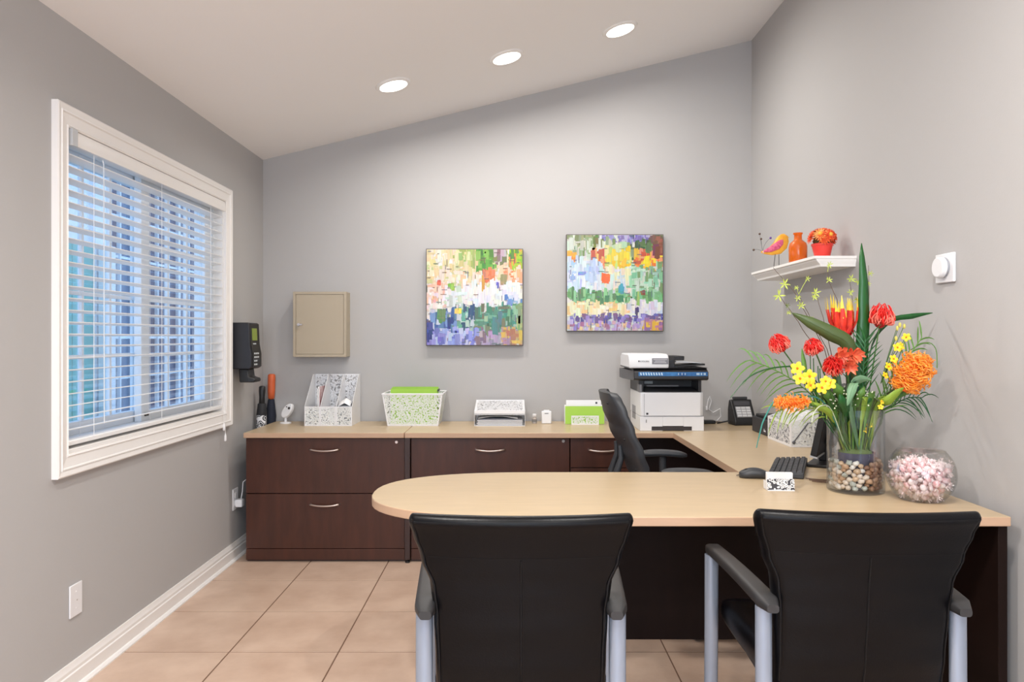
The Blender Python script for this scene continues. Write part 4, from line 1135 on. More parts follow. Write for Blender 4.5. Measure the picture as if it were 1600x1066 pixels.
# card terminal
t = thing('card_terminal', 'black card terminal with grey keypad propped up in the back right corner', 'card terminal', (1.425, 4.60, D), math.radians(6))
b = new(); prism(b, [(-0.055, 0.0), (0.060, 0.0), (0.062, 0.09), (0.045, 0.150), (0.020, 0.155), (-0.055, 0.030)], 'x', -0.068, 0.068); obj('body', b, plastic_k, t, bevel=0.006)
sl = Vector((0, 0.075, 0.125)).normalized(); nrm = Vector((0, -sl.z, sl.y))
def on_slope(x, s, off=0.0): return Vector((x, -0.055, 0.030)) + sl * s + nrm * off
def slope_box(x0, x1, s0, s1, h0, h1):
    b = new(); hexa(b, [on_slope(x0, s0, h0), on_slope(x1, s0, h0), on_slope(x1, s1, h0), on_slope(x0, s1, h0), on_slope(x0, s0, h1), on_slope(x1, s0, h1), on_slope(x1, s1, h1), on_slope(x0, s1, h1)]); return b
kp = obj('keypad', slope_box(-0.048, 0.048, 0.022, 0.095, 0.0005, 0.003), M('keypad_grey', rgb(150, 150, 152), 0.5), t)
for r in range(4):
    for c in range(3): obj('key', slope_box(-0.044 + 0.031 * c, -0.018 + 0.031 * c, 0.026 + 0.017 * r, 0.039 + 0.017 * r, 0.003, 0.006), M('keypad_key', rgb(196, 196, 198), 0.5), kp)
obj('screen', slope_box(-0.050, 0.050, 0.102, 0.132, 0.0005, 0.002), M('terminal_screen', rgb(66, 66, 70), 0.2), t)
b = new(); box(b, -0.045, 0.045, 0.022, 0.046, 0.1535, 0.170); obj('receipt_slot', b, plastic_dg, t, bevel=0.004)
b = new(); tube(b, [(-0.066, 0.03, 0.02), (-0.12, 0.06, 0.004), (-0.14, 0.05, 0.004)], 0.003, 6); obj('cord', b, plastic_k, t)
# black box with small white emblem, next to the right wall
t = thing('black_desk_box', 'black box with a small white emblem behind the white file holder', 'box', (1.45, 4.165, D))
bx('body', M('matte_black_box', rgb(56, 55, 58), 0.55), t, -0.058, 0.075, -0.115, 0.14, 0, 0.088, bevel=0.004)
bx('lid', plastic_k, t, -0.050, 0.075, -0.112, 0.10, 0.0885, 0.105, bevel=0.004)
b = new(); prism(b, [(-0.075, 0.020), (-0.062, 0.020), (-0.068, 0.036)], 'x', -0.0595, -0.0575); prism(b, [(-0.092, 0.020), (-0.079, 0.020), (-0.085, 0.030)], 'x', -0.0595, -0.0575); obj('emblem', b, plastic_w, t)
# white file holder with papers
t = thing('file_holder', 'white punched-metal file holder by right wall behind the keyboard', 'organizer', (1.446, 3.82, D))
X0, X1, y0, y1, H = -0.076, 0.060, -0.17, 0.155, 0.120
bx('base', white_metal, t, X0, X1, y0, y1, 0, 0.002)
framed_sheet('side_panel', t, [(X0, y0, 0.002), (X0, y1, 0.002), (X0, y1, H), (X0, y0, H)], rim=0.012, mat=lace_mat('scroll_holes_painted_dark', rgb(230, 230, 232), 62, holes=False, ink=rgb(120, 122, 130)))  # shaded look of the punched holes painted on in grey
framed_sheet('side_panel', t, [(X1, y0, 0.002), (X1, y1, 0.002), (X1, y1, H + 0.05), (X1, y0, H + 0.05)], rim=0.010)
framed_sheet('end_panel', t, [(X0, y0, 0.002), (X1, y0, 0.002), (X1, y0, H + 0.05), (X0, y0, H)], rim=0.006, mat=lace_fine)
framed_sheet('end_panel', t, [(X0, y1, 0.002), (X1, y1, 0.002), (X1, y1, H + 0.05), (X0, y1, H)], rim=0.006, mat=lace_fine)
b = new(); tube(b, [(X0 + 0.01, y0 - 0.0035, 0.020), (X0 + 0.085, y0 - 0.0035, 0.120)], 0.003, 6); ball(b, (X0 + 0.014, y0 - 0.005, 0.024), 0.009, 10, 6, (1, .4, 1)); obj('badge', b, M('badge_grey', rgb(90, 92, 98), 0.4), t)
for k, (x, h) in enumerate(((-0.005, 0.15), (0.015, 0.165), (0.04, 0.17))):
    f = thing('paper_file', ['white paper file nearest the keyboard in the file holder', 'white paper file in the middle of the file holder', 'white paper file closest to right wall in the file holder'][k], 'papers', (1.446 + x, 3.815, D + 0.0025), 0, 'papers in the white file holder')
    bx('sheets', paper, f, -0.004, 0.004, -0.15, 0.15, 0, h)

# monitor, keyboard, mouse, card holder, cables
md = Vector((0.29, 0.45, 0)).normalized(); mang = math.atan2(md.y, md.x)
t = thing('computer_monitor', 'black computer monitor seen from behind, angled to the wall, left of the vase', 'monitor', (1.225, 3.045, D), mang)
tl_ = -0.20
def mrot_box(x0, x1, y0, y1, z0, z1):
    b = new(); box(b, x0, x1, y0, y1, z0, z1)
    bmesh.ops.rotate(b, cent=(0, 0, 0), matrix=Matrix.Rotation(-tl_, 3, 'X'), verts=b.verts)
    return b
obj('panel', mrot_box(0.0, 0.47, -0.014, 0.014, 0.055, 0.335), plastic_k, t, bevel=0.004)
obj('screen', mrot_box(0.012, 0.458, 0.0142, 0.0152, 0.068, 0.323), M('dark_screen', rgb(14, 14, 17), 0.12), t)
obj('chrome_edge', mrot_box(0.0, 0.47, -0.0160, 0.0145, 0.048, 0.0545), M('bright_bezel', rgb(190, 190, 192), 0.3), t)
obj('rear_hump', mrot_box(0.13, 0.34, -0.045, -0.0145, 0.09, 0.27), plastic_k, t, bevel=0.012)
b = new(); box(b, 0.16, 0.28, -0.035, 0.0, 0.012, 0.16); obj('stand_neck', b, plastic_k, t, bevel=0.006)
bx('stand_base', plastic_k, t, 0.05, 0.37, -0.10, 0.03, 0, 0.014, bevel=0.004)
kd = Vector((0.172, 0.395, 0)).normalized()
kang = math.atan2(kd.y, kd.x)
t = thing('keyboard', 'black computer keyboard on the maple bridge desk before the monitor', 'keyboard', (1.130, 3.035, D), kang)
kl, kw = 0.200, 0.066
b = new(); hexa(b, [(-kl, -kw, 0.0), (kl, -kw, 0.0), (kl, kw, 0.0), (-kl, kw, 0.0), (-kl, -kw, 0.024), (kl, -kw, 0.024), (kl, kw, 0.012), (-kl, kw, 0.012)]); obj('case', b, plastic_dg, t, bevel=0.004)
key_b = M('black_key', rgb(46, 46, 50), 0.45)
km = None
for r in range(6):
    yy = kw - 0.014 - r * 0.0205
    zz = 0.012 + (kw - yy) / (2 * kw) * 0.012
    for c in range(18):
        xx = -kl + 0.018 + c * 0.0214
        if r == 5 and 4 <= c <= 8:
            if c == 6:
                bb = new(); hexa(bb, [(-0.052, -0.008, -0.001), (0.052, -0.008, -0.001), (0.052, 0.008, -0.001), (-0.052, 0.008, -0.001), (-0.05, -0.007, 0.007), (0.05, -0.007, 0.007), (0.05, 0.007, 0.006), (-0.05, 0.007, 0.006)]); o = obj('space_bar', bb, key_b, t); o.location = (xx, yy, zz)
            continue
        if km is None:
            bb = new(); hexa(bb, [(-0.009, -0.009, -0.001), (0.009, -0.009, -0.001), (0.009, 0.009, -0.001), (-0.009, 0.009, -0.001), (-0.007, -0.007, 0.007), (0.007, -0.007, 0.007), (0.007, 0.007, 0.006), (-0.007, 0.007, 0.006)]); km = obj('key', bb, key_b, t); o = km
        else:
            o = km.copy(); COL.objects.link(o); o.parent = t
        o.location = (xx, yy, zz)
t = thing('computer_mouse', 'black computer mouse beside the keyboard, near the card holder', 'mouse', (0.930, 2.86, D), math.radians(-8))
b = new(); secs = []
for k in range(11):
    f = k / 10.0; e = min(f, 1 - f); rd = math.sqrt(max(0.05, 1 - (1 - min(1, e / 0.3)) ** 2)); hz = 0.019 * (0.35 + 0.65 * math.sin(PI * (0.1 + 0.75 * f)))
    secs.append([(-0.052 + 0.104 * f, y, hz + z) for y, z in rrect(0.030 * (0.35 + 0.65 * rd), hz, 5)])
obj('shell', b_loft(b, secs), plastic_dg, t, smooth=60)
b = new(); bmesh.ops.create_cone(b, cap_ends=True, segments=14, radius1=0.009, radius2=0.009, depth=0.006, matrix=Matrix.Translation((-0.026, 0, 0.026)) @ Matrix.Rotation(PI / 2, 4, 'X')); obj('scroll_wheel', b, plastic_k, t)
b = new(); tube(b, [(-0.051, 0, 0.01), (-0.06, 0.02, 0.004), (0.0, 0.08, 0.003), (0.09, 0.12, 0.003)], 0.0016, 5); obj('cord', b, plastic_k, t)
t = thing('card_holder', 'white business card holder with black scroll pattern in front of the keyboard', 'card holder', (0.949, 2.635, D), math.radians(-3))
bx('base', white_metal, t, -0.047, 0.047, -0.022, 0.030, 0, 0.003)
b = new(); hexa(b, [(-0.047, -0.020, 0.003), (0.047, -0.020, 0.003), (0.047, -0.017, 0.003), (-0.047, -0.017, 0.003), (-0.047, -0.016, 0.041), (0.047, -0.016, 0.041), (0.047, -0.013, 0.041), (-0.047, -0.013, 0.041)])
obj('front_panel', b, lace_mat('damask_print', rgb(232, 232, 232), 85, holes=False, ink=rgb(60, 60, 66)), t)
for s in (-1, 1): bx('side_panel', white_metal, t, s * 0.047 - 0.001, s * 0.047 + 0.001, -0.017, 0.028, 0.003, 0.030)
cd = thing('business_cards', 'white business cards standing in the scroll-patterned holder', 'cards', (0.949, 2.640, D + 0.0033), math.radians(-3))
for k in range(5): bx('card', paper, cd, -0.0445, 0.0445, -0.012 + 0.004 * k, -0.0095 + 0.004 * k, 0, 0.058, smooth=0)
t = thing('desk_cables', 'thin brown cables lying on the desk left of the vase', 'cable', (1.15, 2.78, D))
for k in range(3):
    b = new(); tube(b, bez((-0.03, 0.05 - 0.03 * k, 0.004), (0.03 + 0.02 * k, -0.02 - 0.03 * k, 0.004), (0.20, 0.02 - 0.035 * k, 0.004), 10), 0.0022, 5); obj('cord', b, M('brown_cable', rgb(88, 66, 52), 0.5), t)

# ------------------------------------------------------------------ right wall: ledge shelf with ornaments, dial
t = thing('ledge_shelf', 'white crown-moulded ledge shelf on right wall above the flowers', 'shelf', (XR - 0.0005, 0, 1.650))
bm = new()
dp = 0.191; ya, yb = 3.336, 4.215
def ring_at(o, z): return [(-dp + o, ya + o * 0.35, z), (-dp + o, yb - o * 0.35, z), (0, yb - o * 0.35, z), (0, ya + o * 0.35, z)]
levels = [(0.0, 0.0), (0.0, -0.012), (0.010, -0.014), (0.012, -0.020), (0.026, -0.034), (0.030, -0.038), (0.032, -0.047)]
rings = [[bm.verts.new(p) for p in ring_at(o, z)] for o, z in levels]
for a, b in zip(rings, rings[1:]):
    for j in range(4): bm.faces.new((a[j], a[(j + 1) % 4], b[(j + 1) % 4], b[j]))
bm.faces.new(rings[0][::-1]); bm.faces.new(rings[-1])
obj('moulding', bm, trim_m, t, smooth=20)
SZ = 1.6503
t = thing('bird_ornament', 'orange and pink bird ornament on wire legs at left end of the ledge shelf', 'ornament', (1.420, 4.00, SZ))
bird_m = M('bird_orange', rgb(246, 160, 40), 0.45, vary=0.15, scale=25, col2=rgb(250, 190, 60))
b = new(); F_ = (Vector((0, 1, 0)), 0.55)
tube(b, [(-0.078, 0, 0.092), (-0.055, 0, 0.092), (-0.025, 0, 0.098), (0.008, 0, 0.112), (0.028, 0, 0.134), (0.038, 0, 0.158), (0.040, 0, 0.178), (0.038, 0, 0.190)],
     [0.004, 0.012, 0.024, 0.036, 0.039, 0.035, 0.026, 0.008], 14, flat=F_); obj('body', b, bird_m, t, smooth=70)
b = new(); tube(b, [(-0.070, -0.014, 0.094), (-0.035, -0.020, 0.104), (0.0, -0.024, 0.122), (0.022, -0.022, 0.142), (0.034, -0.016, 0.156)], [0.004, 0.014, 0.020, 0.016, 0.004], 12, flat=(Vector((0, 1, 0)), 0.4)); obj('wing', b, M('bird_pink', rgb(226, 60, 120), 0.45, vary=0.3, scale=90, col2=rgb(240, 120, 150)), t, smooth=70)
b = new(); tube(b, [(0.050, 0, 0.176), (0.075, 0, 0.170)], [0.007, 0.001], 8); obj('beak', b, M('bird_yellow', rgb(236, 190, 60), 0.5), t)
for s in (-1, 1):
    b = new(); tube(b, [(0.008 + 0.012 * s, 0.006 * s, 0.080), (0.018 * s + 0.004, 0.010 * s, 0.003), (0.018 * s - 0.016, 0.012 * s - 0.01, 0.0018)], 0.0017, 6); obj('leg', b, plastic_dg, t)
dots = [(-0.086, 0.190, 'd'), (-0.078, 0.163, 'd'), (-0.027, 0.168, 'p'), (-0.118, 0.104, 'd'), (-0.066, 0.092, 'w')]
for x, z, c in dots:
    b = new(); tube(b, bez((-0.070, 0, 0.094), (-0.075 + (x + 0.07) * .3, 0, (z + 0.1) / 2 + 0.01), (x, 0, z), 6), 0.0008, 5); w_ = obj('plume_wire', b, plastic_dg, t)
    b = new(); ball(b, (x, 0, z), 0.0062, 10, 7); obj('bead', b, {'d': M('bead_dark', rgb(90, 70, 60), 0.4), 'p': M('bead_violet', rgb(100, 60, 150), 0.4), 'w': plastic_w}[c], w_)
t = thing('orange_bottle', 'small orange glass bottle in the middle of the ledge shelf', 'bottle', (1.433, 3.72, SZ))
b = new(); lathe(b, [(0.040, 0), (0.044, 0.004), (0.0445, 0.088), (0.040, 0.104), (0.026, 0.116), (0.0195, 0.122), (0.0185, 0.146), (0.023, 0.149), (0.023, 0.156), (0.019, 0.157), (0.016, 0.154), (0.016, 0.122), (0.036, 0.098), (0.041, 0.086), (0.040, 0.006), (0.0, 0.004)], 28)
obj('glass_body', b, M('orange_glass', rgb(255, 138, 22), 0.06, trans=0.6, spec=0.6), t, smooth=60)
t = thing('flower_pot', 'small red pot of orange-red artificial mums on the ledge shelf', 'flower pot', (1.452, 3.475, SZ))
b = new(); lathe(b, [(0.030, 0), (0.033, 0.003), (0.046, 0.060), (0.049, 0.062), (0.049, 0.070), (0.043, 0.070), (0.040, 0.055), (0.0, 0.052)], 24); obj('pot', b, M('red_pot', rgb(226, 60, 50), 0.35), t, smooth=40)
rr = random.Random(9)
mum_red = M('mum_red', rgb(238, 58, 26), 0.6, vary=0.3, scale=70, col2=rgb(252, 112, 48)); mum_ora = M('mum_orange', rgb(250, 140, 60), 0.6, vary=0.25, scale=70, col2=rgb(252, 190, 110)); mum_yel = M('mum_yellow', rgb(250, 180, 60), 0.6)
dirs = [(-0.45, -0.75, 0.45), (0.25, -0.85, 0.35), (0.0, -0.3, 0.95), (0.75, -0.4, 0.35), (-0.9, 0.0, 0.25), (0.6, 0.3, 0.7), (-0.5, 0.4, 0.75), (0.1, 0.9, 0.4), (0.85, 0.3, 0.1), (-0.2, -0.95, 0.05)]
for i, d in enumerate(dirs):
    d = Vector(d).normalized(); c = Vector((0, 0, 0.090)) + Vector((d.x * 0.052, d.y * 0.052, d.z * 0.040))
    e1 = d.orthogonal().normalized(); e2 = d.cross(e1)
    b = new()
    for lay_, (n_, ln, lift) in enumerate(((15, 0.036, 0.15), (13, 0.029, 0.55), (9, 0.019, 1.1))):
        for k in range(n_):
            a = 2 * PI * (k + 0.5 * lay_) / n_ + rr.uniform(-.1, .1); q = e1 * math.cos(a) + e2 * math.sin(a)
            tip = c + q * ln + d * (ln * lift * 0.6)
            blade(b, [c + d * 0.002 * lay_, c + q * ln * .6 + d * (ln * lift * .25 + .004), tip], [0.0015, 0.0040, 0.0006], q.cross(d), .5)
    bl = obj('blossom', b, mum_ora if i in (0, 7) else mum_red, t, smooth=30)
    b = new(); ball(b, c + d * 0.010, 0.010 if i in (0, 1) else 0.006, 8, 6); obj('blossom_centre', b, mum_yel if i in (0, 1, 5) else mum_red, bl)
b = new(); ball(b, (0, 0, 0.082), 0.042, 12, 8, (1, 1, .7)); obj('foliage_core', b, M('mum_green', rgb(90, 70, 30), 0.7), t)
t = thing('wall_dial', 'white square wall plate with round protruding dial on the right wall', 'dial', (XR - 0.0005, 2.645, 1.530))
bx('plate', plastic_w, t, -0.010, 0, -0.056, 0.056, -0.052, 0.052, bevel=0.003)
def disc(name, mat, parent, x0, x1, r0, r1, bev=0.002):
    b = new(); bmesh.ops.create_cone(b, cap_ends=True, segments=40, radius1=r0, radius2=r1, depth=abs(x1 - x0), matrix=Matrix.Translation(((x0 + x1) / 2, 0, 0.002)) @ Matrix.Rotation(-PI / 2, 4, 'Y'))
    return obj(name, b, mat, parent, bevel=bev)
disc('dial_collar', M('dial_grey', rgb(150, 152, 158), 0.4), t, -0.010, -0.018, 0.036, 0.036)
kn = disc('dial_knob', plastic_w, t, -0.018, -0.036, 0.039, 0.036, 0.004)

# ------------------------------------------------------------------ vase, pebbles, candy bowl
VX, VY = 1.213, 2.622
def cyl_shell(r, t_, h, fl):
    b = new(); lathe(b, [(0, 0), (r - 0.004, 0), (r, 0.004), (r, h - 0.001), (r - t_ * .5, h), (r - t_, h - 0.001), (r - t_, fl), (0, fl)], 56); return b
t = thing('glass_vase', 'tall clear glass cylinder vase holding pebbles and flowers', 'vase', (VX, VY, D))
obj('glass_cylinder', cyl_shell(0.0945, 0.004, 0.291, 0.010), glass, t, smooth=50)
t = thing('inner_pot', 'dark blue-grey flower holder sunk in the vase pebbles', 'flower holder', (VX, VY, D + 0.0105))
b = new(); lathe(b, [(0.050, 0), (0.052, 0.002), (0.064, 0.127), (0.060, 0.127), (0.058, 0.118), (0.0, 0.118)], 28); obj('pot', b, M('pot_blue_grey', rgb(62, 66, 92), 0.25, vary=0.25, scale=30), t)
b = new(); lathe(b, [(0.0, 0.1182), (0.057, 0.1182), (0.052, 0.132), (0.03, 0.142), (0.0, 0.146)], 20); obj('moss', b, M('moss', rgb(96, 116, 66), 0.9, vary=0.3, scale=60), t)
pebs = []
for i, c in enumerate([(214, 200, 186), (196, 168, 140), (150, 112, 86), (120, 84, 66), (226, 222, 216), (170, 176, 170), (150, 120, 100), (186, 150, 120)]):
    m_ = M('pebble_%d' % i, rgb(*c), 0.25, vary=0.2, scale=70)
    b = new(); bmesh.ops.create_icosphere(b, subdivisions=2, radius=1)
    rr = random.Random(40 + i); off = Vector((rr.random() * 9, rr.random() * 9, 0))
    for v in b.verts:
        v.co *= 1 + 0.45 * noise.noise(v.co * 1.2 + off)
        v.co.z *= 0.74; v.co.y *= 0.86
    bmesh.ops.scale(b, vec=(0.0122,) * 3, verts=b.verts)
    o = obj('pebble', b, m_, None, smooth=80); pebs.append(o.data); bpy.data.objects.remove(o)
rr = random.Random(77); placed = []
for z in [0.019 + 0.0042 * k for k in range(21)]:
    for _ in range(400):
        a = rr.uniform(0, 2 * PI); q = rr.uniform(0.070, 0.0785)
        p = Vector((q * math.cos(a), q * math.sin(a), z + rr.uniform(0, .004)))
        rin = 0.052 + p.z * 0.09 + 0.0115
        if q < rin - 0.006: continue
        if all((p - s).length > 0.0166 for s in placed): placed.append(p)
placed = placed[:290]
for i, p in enumerate(placed):
    frac = (math.atan2(p.y, p.x) + PI) / (2 * PI)
    brown = p.x > 0.0
    k = rr.choice([1, 2, 3, 6, 7, 2]) if brown else rr.choice([0, 1, 4, 5, 7, 0])
    if p.z < 0.03: k = rr.choice([5, 4, 0]) if p.x < 0.02 else rr.choice([3, 6, 2])
    o = bpy.data.objects.new('pebble', pebs[k]); COL.objects.link(o)
    o.location = (VX + p.x, VY + p.y, D + p.z)
    o.rotation_euler = (rr.uniform(-.5, .5), rr.uniform(-.5, .5), rr.uniform(0, 6.28))
    o.scale = (rr.uniform(.85, 1.12),) * 3
    tag(o, '%s pebble %s inside the clear glass vase' % (['cream', 'tan', 'brown', 'dark brown', 'whitish', 'grey-green', 'grey-brown', 'light tan'][k], 'in the bottom layer' if p.z < .035 else ('in the top layer' if p.z > .08 else 'in the middle layer')), 'pebble', 'pebbles in the glass vase')

BXc, BYc, BR = 1.363, 2.475, 0.1065
t = thing('candy_bowl', 'round clear glass fishbowl full of pink mints beside the vase', 'bowl', (BXc, BYc, D))
b = new(); pr = []; zc = 0.084
for k in range(25):
    a = -PI / 2 + 0.62 + (PI / 2 - 0.62 + 0.80) * k / 24
    pr.append((BR * math.cos(a), zc + BR * math.sin(a)))
zoff = pr[0][1]; pr = [(r, z - zoff) for r, z in pr]; czz = zc - zoff
th = 0.0032
inner = [(max(r - th * (r / BR) - 0.0008, 0.001), z + th * 0.6) for r, z in pr[:-1]]
prof_b = [(0, 0)] + pr + [(pr[-1][0] - 0.0005, pr[-1][1] + 0.0025), (pr[-1][0] - th, pr[-1][1] + 0.001)] + inner[::-1] + [(0, inner[0][1])]
lathe(b, prof_b, 56); obj('glass_bowl', b, glass, t, smooth=60)
candy_core = []
wrap_m = M('clear_wrapper', rgb(252, 236, 237), 0.18, trans=0.2, spec=0.6)
for i, c in enumerate([(250, 176, 182), (252, 216, 218), (246, 150, 158), (252, 238, 238)]):
    b = new(); ball(b, (0, 0, 0), 0.0098, 10, 6, (1, 1, .62))
    nf = len(b.faces)
    for s in (-1, 1):
        for k in range(6):
            a = 2 * PI * k / 6; a2 = a + PI / 5
            c0 = b.verts.new((s * 0.009, 0, 0)); c1 = b.verts.new((s * 0.0190, 0.0088 * math.cos(a), 0.0070 * math.sin(a))); c2 = b.verts.new((s * 0.0170, 0.0070 * math.cos(a2), 0.0056 * math.sin(a2)))
            b.faces.new((c0, c1, c2))
    b.faces.ensure_lookup_table()
    for f in b.faces[nf:]: f.material_index = 1
    o = obj('wrapped_mint', b, [M('mint_pink_%d' % i, rgb(*c), 0.3, vary=0.25, scale=160, col2=rgb(252, 236, 236)), wrap_m], None, smooth=60); candy_core.append(o.data); bpy.data.objects.remove(o)
rr = random.Random(99); placed = []
tries = 0
while len(placed) < 285 and tries < 200000:
    tries += 1
    p = Vector((rr.uniform(-.1, .1), rr.uniform(-.1, .1), rr.uniform(0.014, 0.145)))
    q = (p - Vector((0, 0, czz))).length
    if q > BR - 0.0215: continue
    if q < BR - 0.048 and p.z < 0.115: continue
    if p.z > 0.136 - 0.25 * math.hypot(p.x, p.y): continue
    if all((p - s).length > 0.0192 for s in placed): placed.append(p)
for p in placed:
    kk = rr.randrange(4); o = bpy.data.objects.new('wrapped_mint', candy_core[kk]); COL.objects.link(o)
    o.location = (BXc + p.x, BYc + p.y, D + p.z)
    o.rotation_euler = (rr.uniform(0, 6.28), rr.uniform(0, 6.28), rr.uniform(0, 6.28))
    o.scale = (rr.uniform(1.1, 1.28),) * 3
    tag(o, '%s mint in clear twist wrapper, %s in the glass bowl' % (['pink', 'pale pink', 'deep pink', 'nearly white'][kk], 'on top of the heap' if p.z > .10 else ('near the bottom' if p.z < .045 else 'halfway up')), 'candy', 'wrapped mints in the glass bowl')

# ------------------------------------------------------------------ the flower arrangement: each stem is a thing of its own
stem_m = M('stem_green', rgb(66, 104, 48), 0.5, vary=0.15); stem_d = M('stem_brown', rgb(92, 74, 60), 0.7)
leaf_dk = M('leaf_dark', rgb(26, 84, 34), 0.35, vary=0.2, scale=20, stretch=(3, 3, .5)); leaf_ol = M('leaf_olive', rgb(70, 86, 44), 0.45, vary=0.15)
leaf_md = M('leaf_mid', rgb(92, 134, 58), 0.45, vary=0.2); leaf_lt = M('leaf_light', rgb(140, 166, 56), 0.45, vary=0.2); leaf_gr = M('leaf_grey_green', rgb(104, 140, 104), 0.5, vary=0.15)
pin_red = M('pincushion_red', rgb(226, 40, 34), 0.5, vary=0.2, scale=60); pin_tip = M('pincushion_tip', rgb(240, 122, 104), 0.5, vary=0.2, scale=80); pin_dk = M('pincushion_heart', rgb(170, 20, 26), 0.5)
ora = M('brush_orange', rgb(252, 132, 24), 0.5, vary=0.12, scale=90, col2=rgb(255, 176, 70)); ora_l = M('brush_pale', rgb(255, 164, 78), 0.5, vary=0.1, scale=90); ora_d = M('brush_core', rgb(226, 96, 14), 0.6); yel = M('orchid_yellow', rgb(246, 206, 40), 0.5, vary=0.1, scale=40); yel_c = M('orchid_throat', rgb(206, 110, 20), 0.5)
RZ = D + 0.135                     # where stems leave the holder
def root(dx, dy): return Vector((VX + dx, VY + dy, RZ + 0.004))
def stem_thing(name, label, cat, base, tip, bow=(0, 0, 0.05), r=0.0026, mat=None, group=None, n=10):
    """stem from the holder through the vase mouth to tip; returns (thing, tip direction, path)"""
    t = thing(name, label, cat, base, 0, group)
    base, tip = Vector(base), Vector(tip)
    mid = base + (tip - base) * 0.45 + Vector(bow)
    rim_z = D + 0.291
    path = [p - base for p in bez(base, mid, tip, n)]
    # keep the stem inside the glass below the rim
    for p in path:
        w = p + base
        if w.z < rim_z + 0.004:
            q = Vector((w.x - VX, w.y - VY)); 
            if q.length > 0.086: q = q.normalized() * 0.086; p.x = VX + q.x - base.x; p.y = VY + q.y - base.y
    b = new(); tube(b, path, r, 6); obj('stem', b, mat or stem_m, t, smooth=60)
    return t, (path[-1] - path[-2]).normalized(), path[-1]
FD = 2.60
rf = random.Random(21)
def frame_of(d):
    d = Vector(d).normalized(); e1 = d.orthogonal().normalized(); return d, e1, d.cross(e1)
def pincushion(t, c, d, R, seed):
    rr = random.Random(seed); d, e1, e2 = frame_of(d); c = c - d * R * .25
    b = new(); ball(b, c, R * .40, 12, 8); core = obj('flower_head', b, pin_dk, t, smooth=60)
    b = new(); b2 = new()
    for k in range(130):
        z = 1 - 1.15 * (k + .5) / 130; a = k * 2.39996; s = math.sqrt(max(0, 1 - z * z))
        q = (d * z + e1 * (s * math.cos(a)) + e2 * (s * math.sin(a))).normalized()
        out = (q - d * q.dot(d)); out = out.normalized() if out.length > 1e-4 else e1
        L = rr.uniform(.85, 1.12); tw = rr.uniform(-.25, .25) * R
        p0 = c + q * R * .34; p1 = c + q * R * .95 * L + out * R * .28 - d * R * .05; p2 = c + q * R * .72 * L + d * R * .62 * L - out * R * .10 + out.cross(d) * tw
        pts = bez(p0, p1, p2, 6); light = k > 60 and rr.random() < .6
        tube(b2 if light else b, pts, [R * .038, R * .042, R * .042, R * .040, R * .036, R * .03], 4)
    s_ = obj('styles', b, pin_red, core, smooth=60); s_['kind'] = 'stuff'
    s_ = obj('pale_styles', b2, pin_tip, core, smooth=60); s_['kind'] = 'stuff'
def brush(t, path, R, seed, n=420):
    rr = random.Random(seed); b = new(); b2 = new(); k = len(path)
    for i in range(n):
        f = rr.random() * (k - 1.001); j = int(f); c = path[j].lerp(path[j + 1], f - j); ax = (path[j + 1] - path[j]).normalized()
        prof = math.sin(PI * (0.18 + 0.70 * f / (k - 1))) * (1 + .18 * math.sin(f * 5 + seed))
        d, e1, e2 = frame_of(ax); a = rr.uniform(0, 2 * PI); q = e1 * math.cos(a) + e2 * math.sin(a); q2 = e1 * -math.sin(a) + e2 * math.cos(a)
        L = R * prof * rr.uniform(.65, 1.12); cu = rr.choice((-1, 1)) * R * .28
        p0 = c + q * L * .35; p1 = c + q * L * 1.15 + ax * L * rr.uniform(-.1, .35); p2 = c + q * L * .92 + q2 * cu + ax * L * rr.uniform(-.2, .5)
        w = R * .036
        tube(b2 if rr.random() < .35 else b, bez(p0, p1, p2, 5), [w * .8, w, w, w * .9, w * .6], 4)
    o = obj('bloom', b, ora, t, smooth=60); o['kind'] = 'stuff'
    o = obj('pale_bloom', b2, ora_l, t, smooth=60); o['kind'] = 'stuff'
    b = new(); tube(b, path, [R * .5 * math.sin(PI * (.15 + .75 * i / (k - 1))) for i in range(k)], 8); obj('bloom_core', b, ora_d, t, smooth=60)
def orchid(b, bc, c, d, R, rr):
    d, e1, e2 = frame_of(d); a0 = rr.uniform(0, 6.28)
    for k in range(5):
        a = a0 + 2 * PI * k / 5; q = e1 * math.cos(a) + e2 * math.sin(a)
        blade(b, [c, c + q * R * .5 + d * R * .22, c + q * R * .85 + d * R * .25, c + q * R + d * R * .1], [R * .12, R * .36, R * .27, R * .03], q.cross(d), .3)
    ball(bc, c + d * R * .15, R * .17, 7, 5)

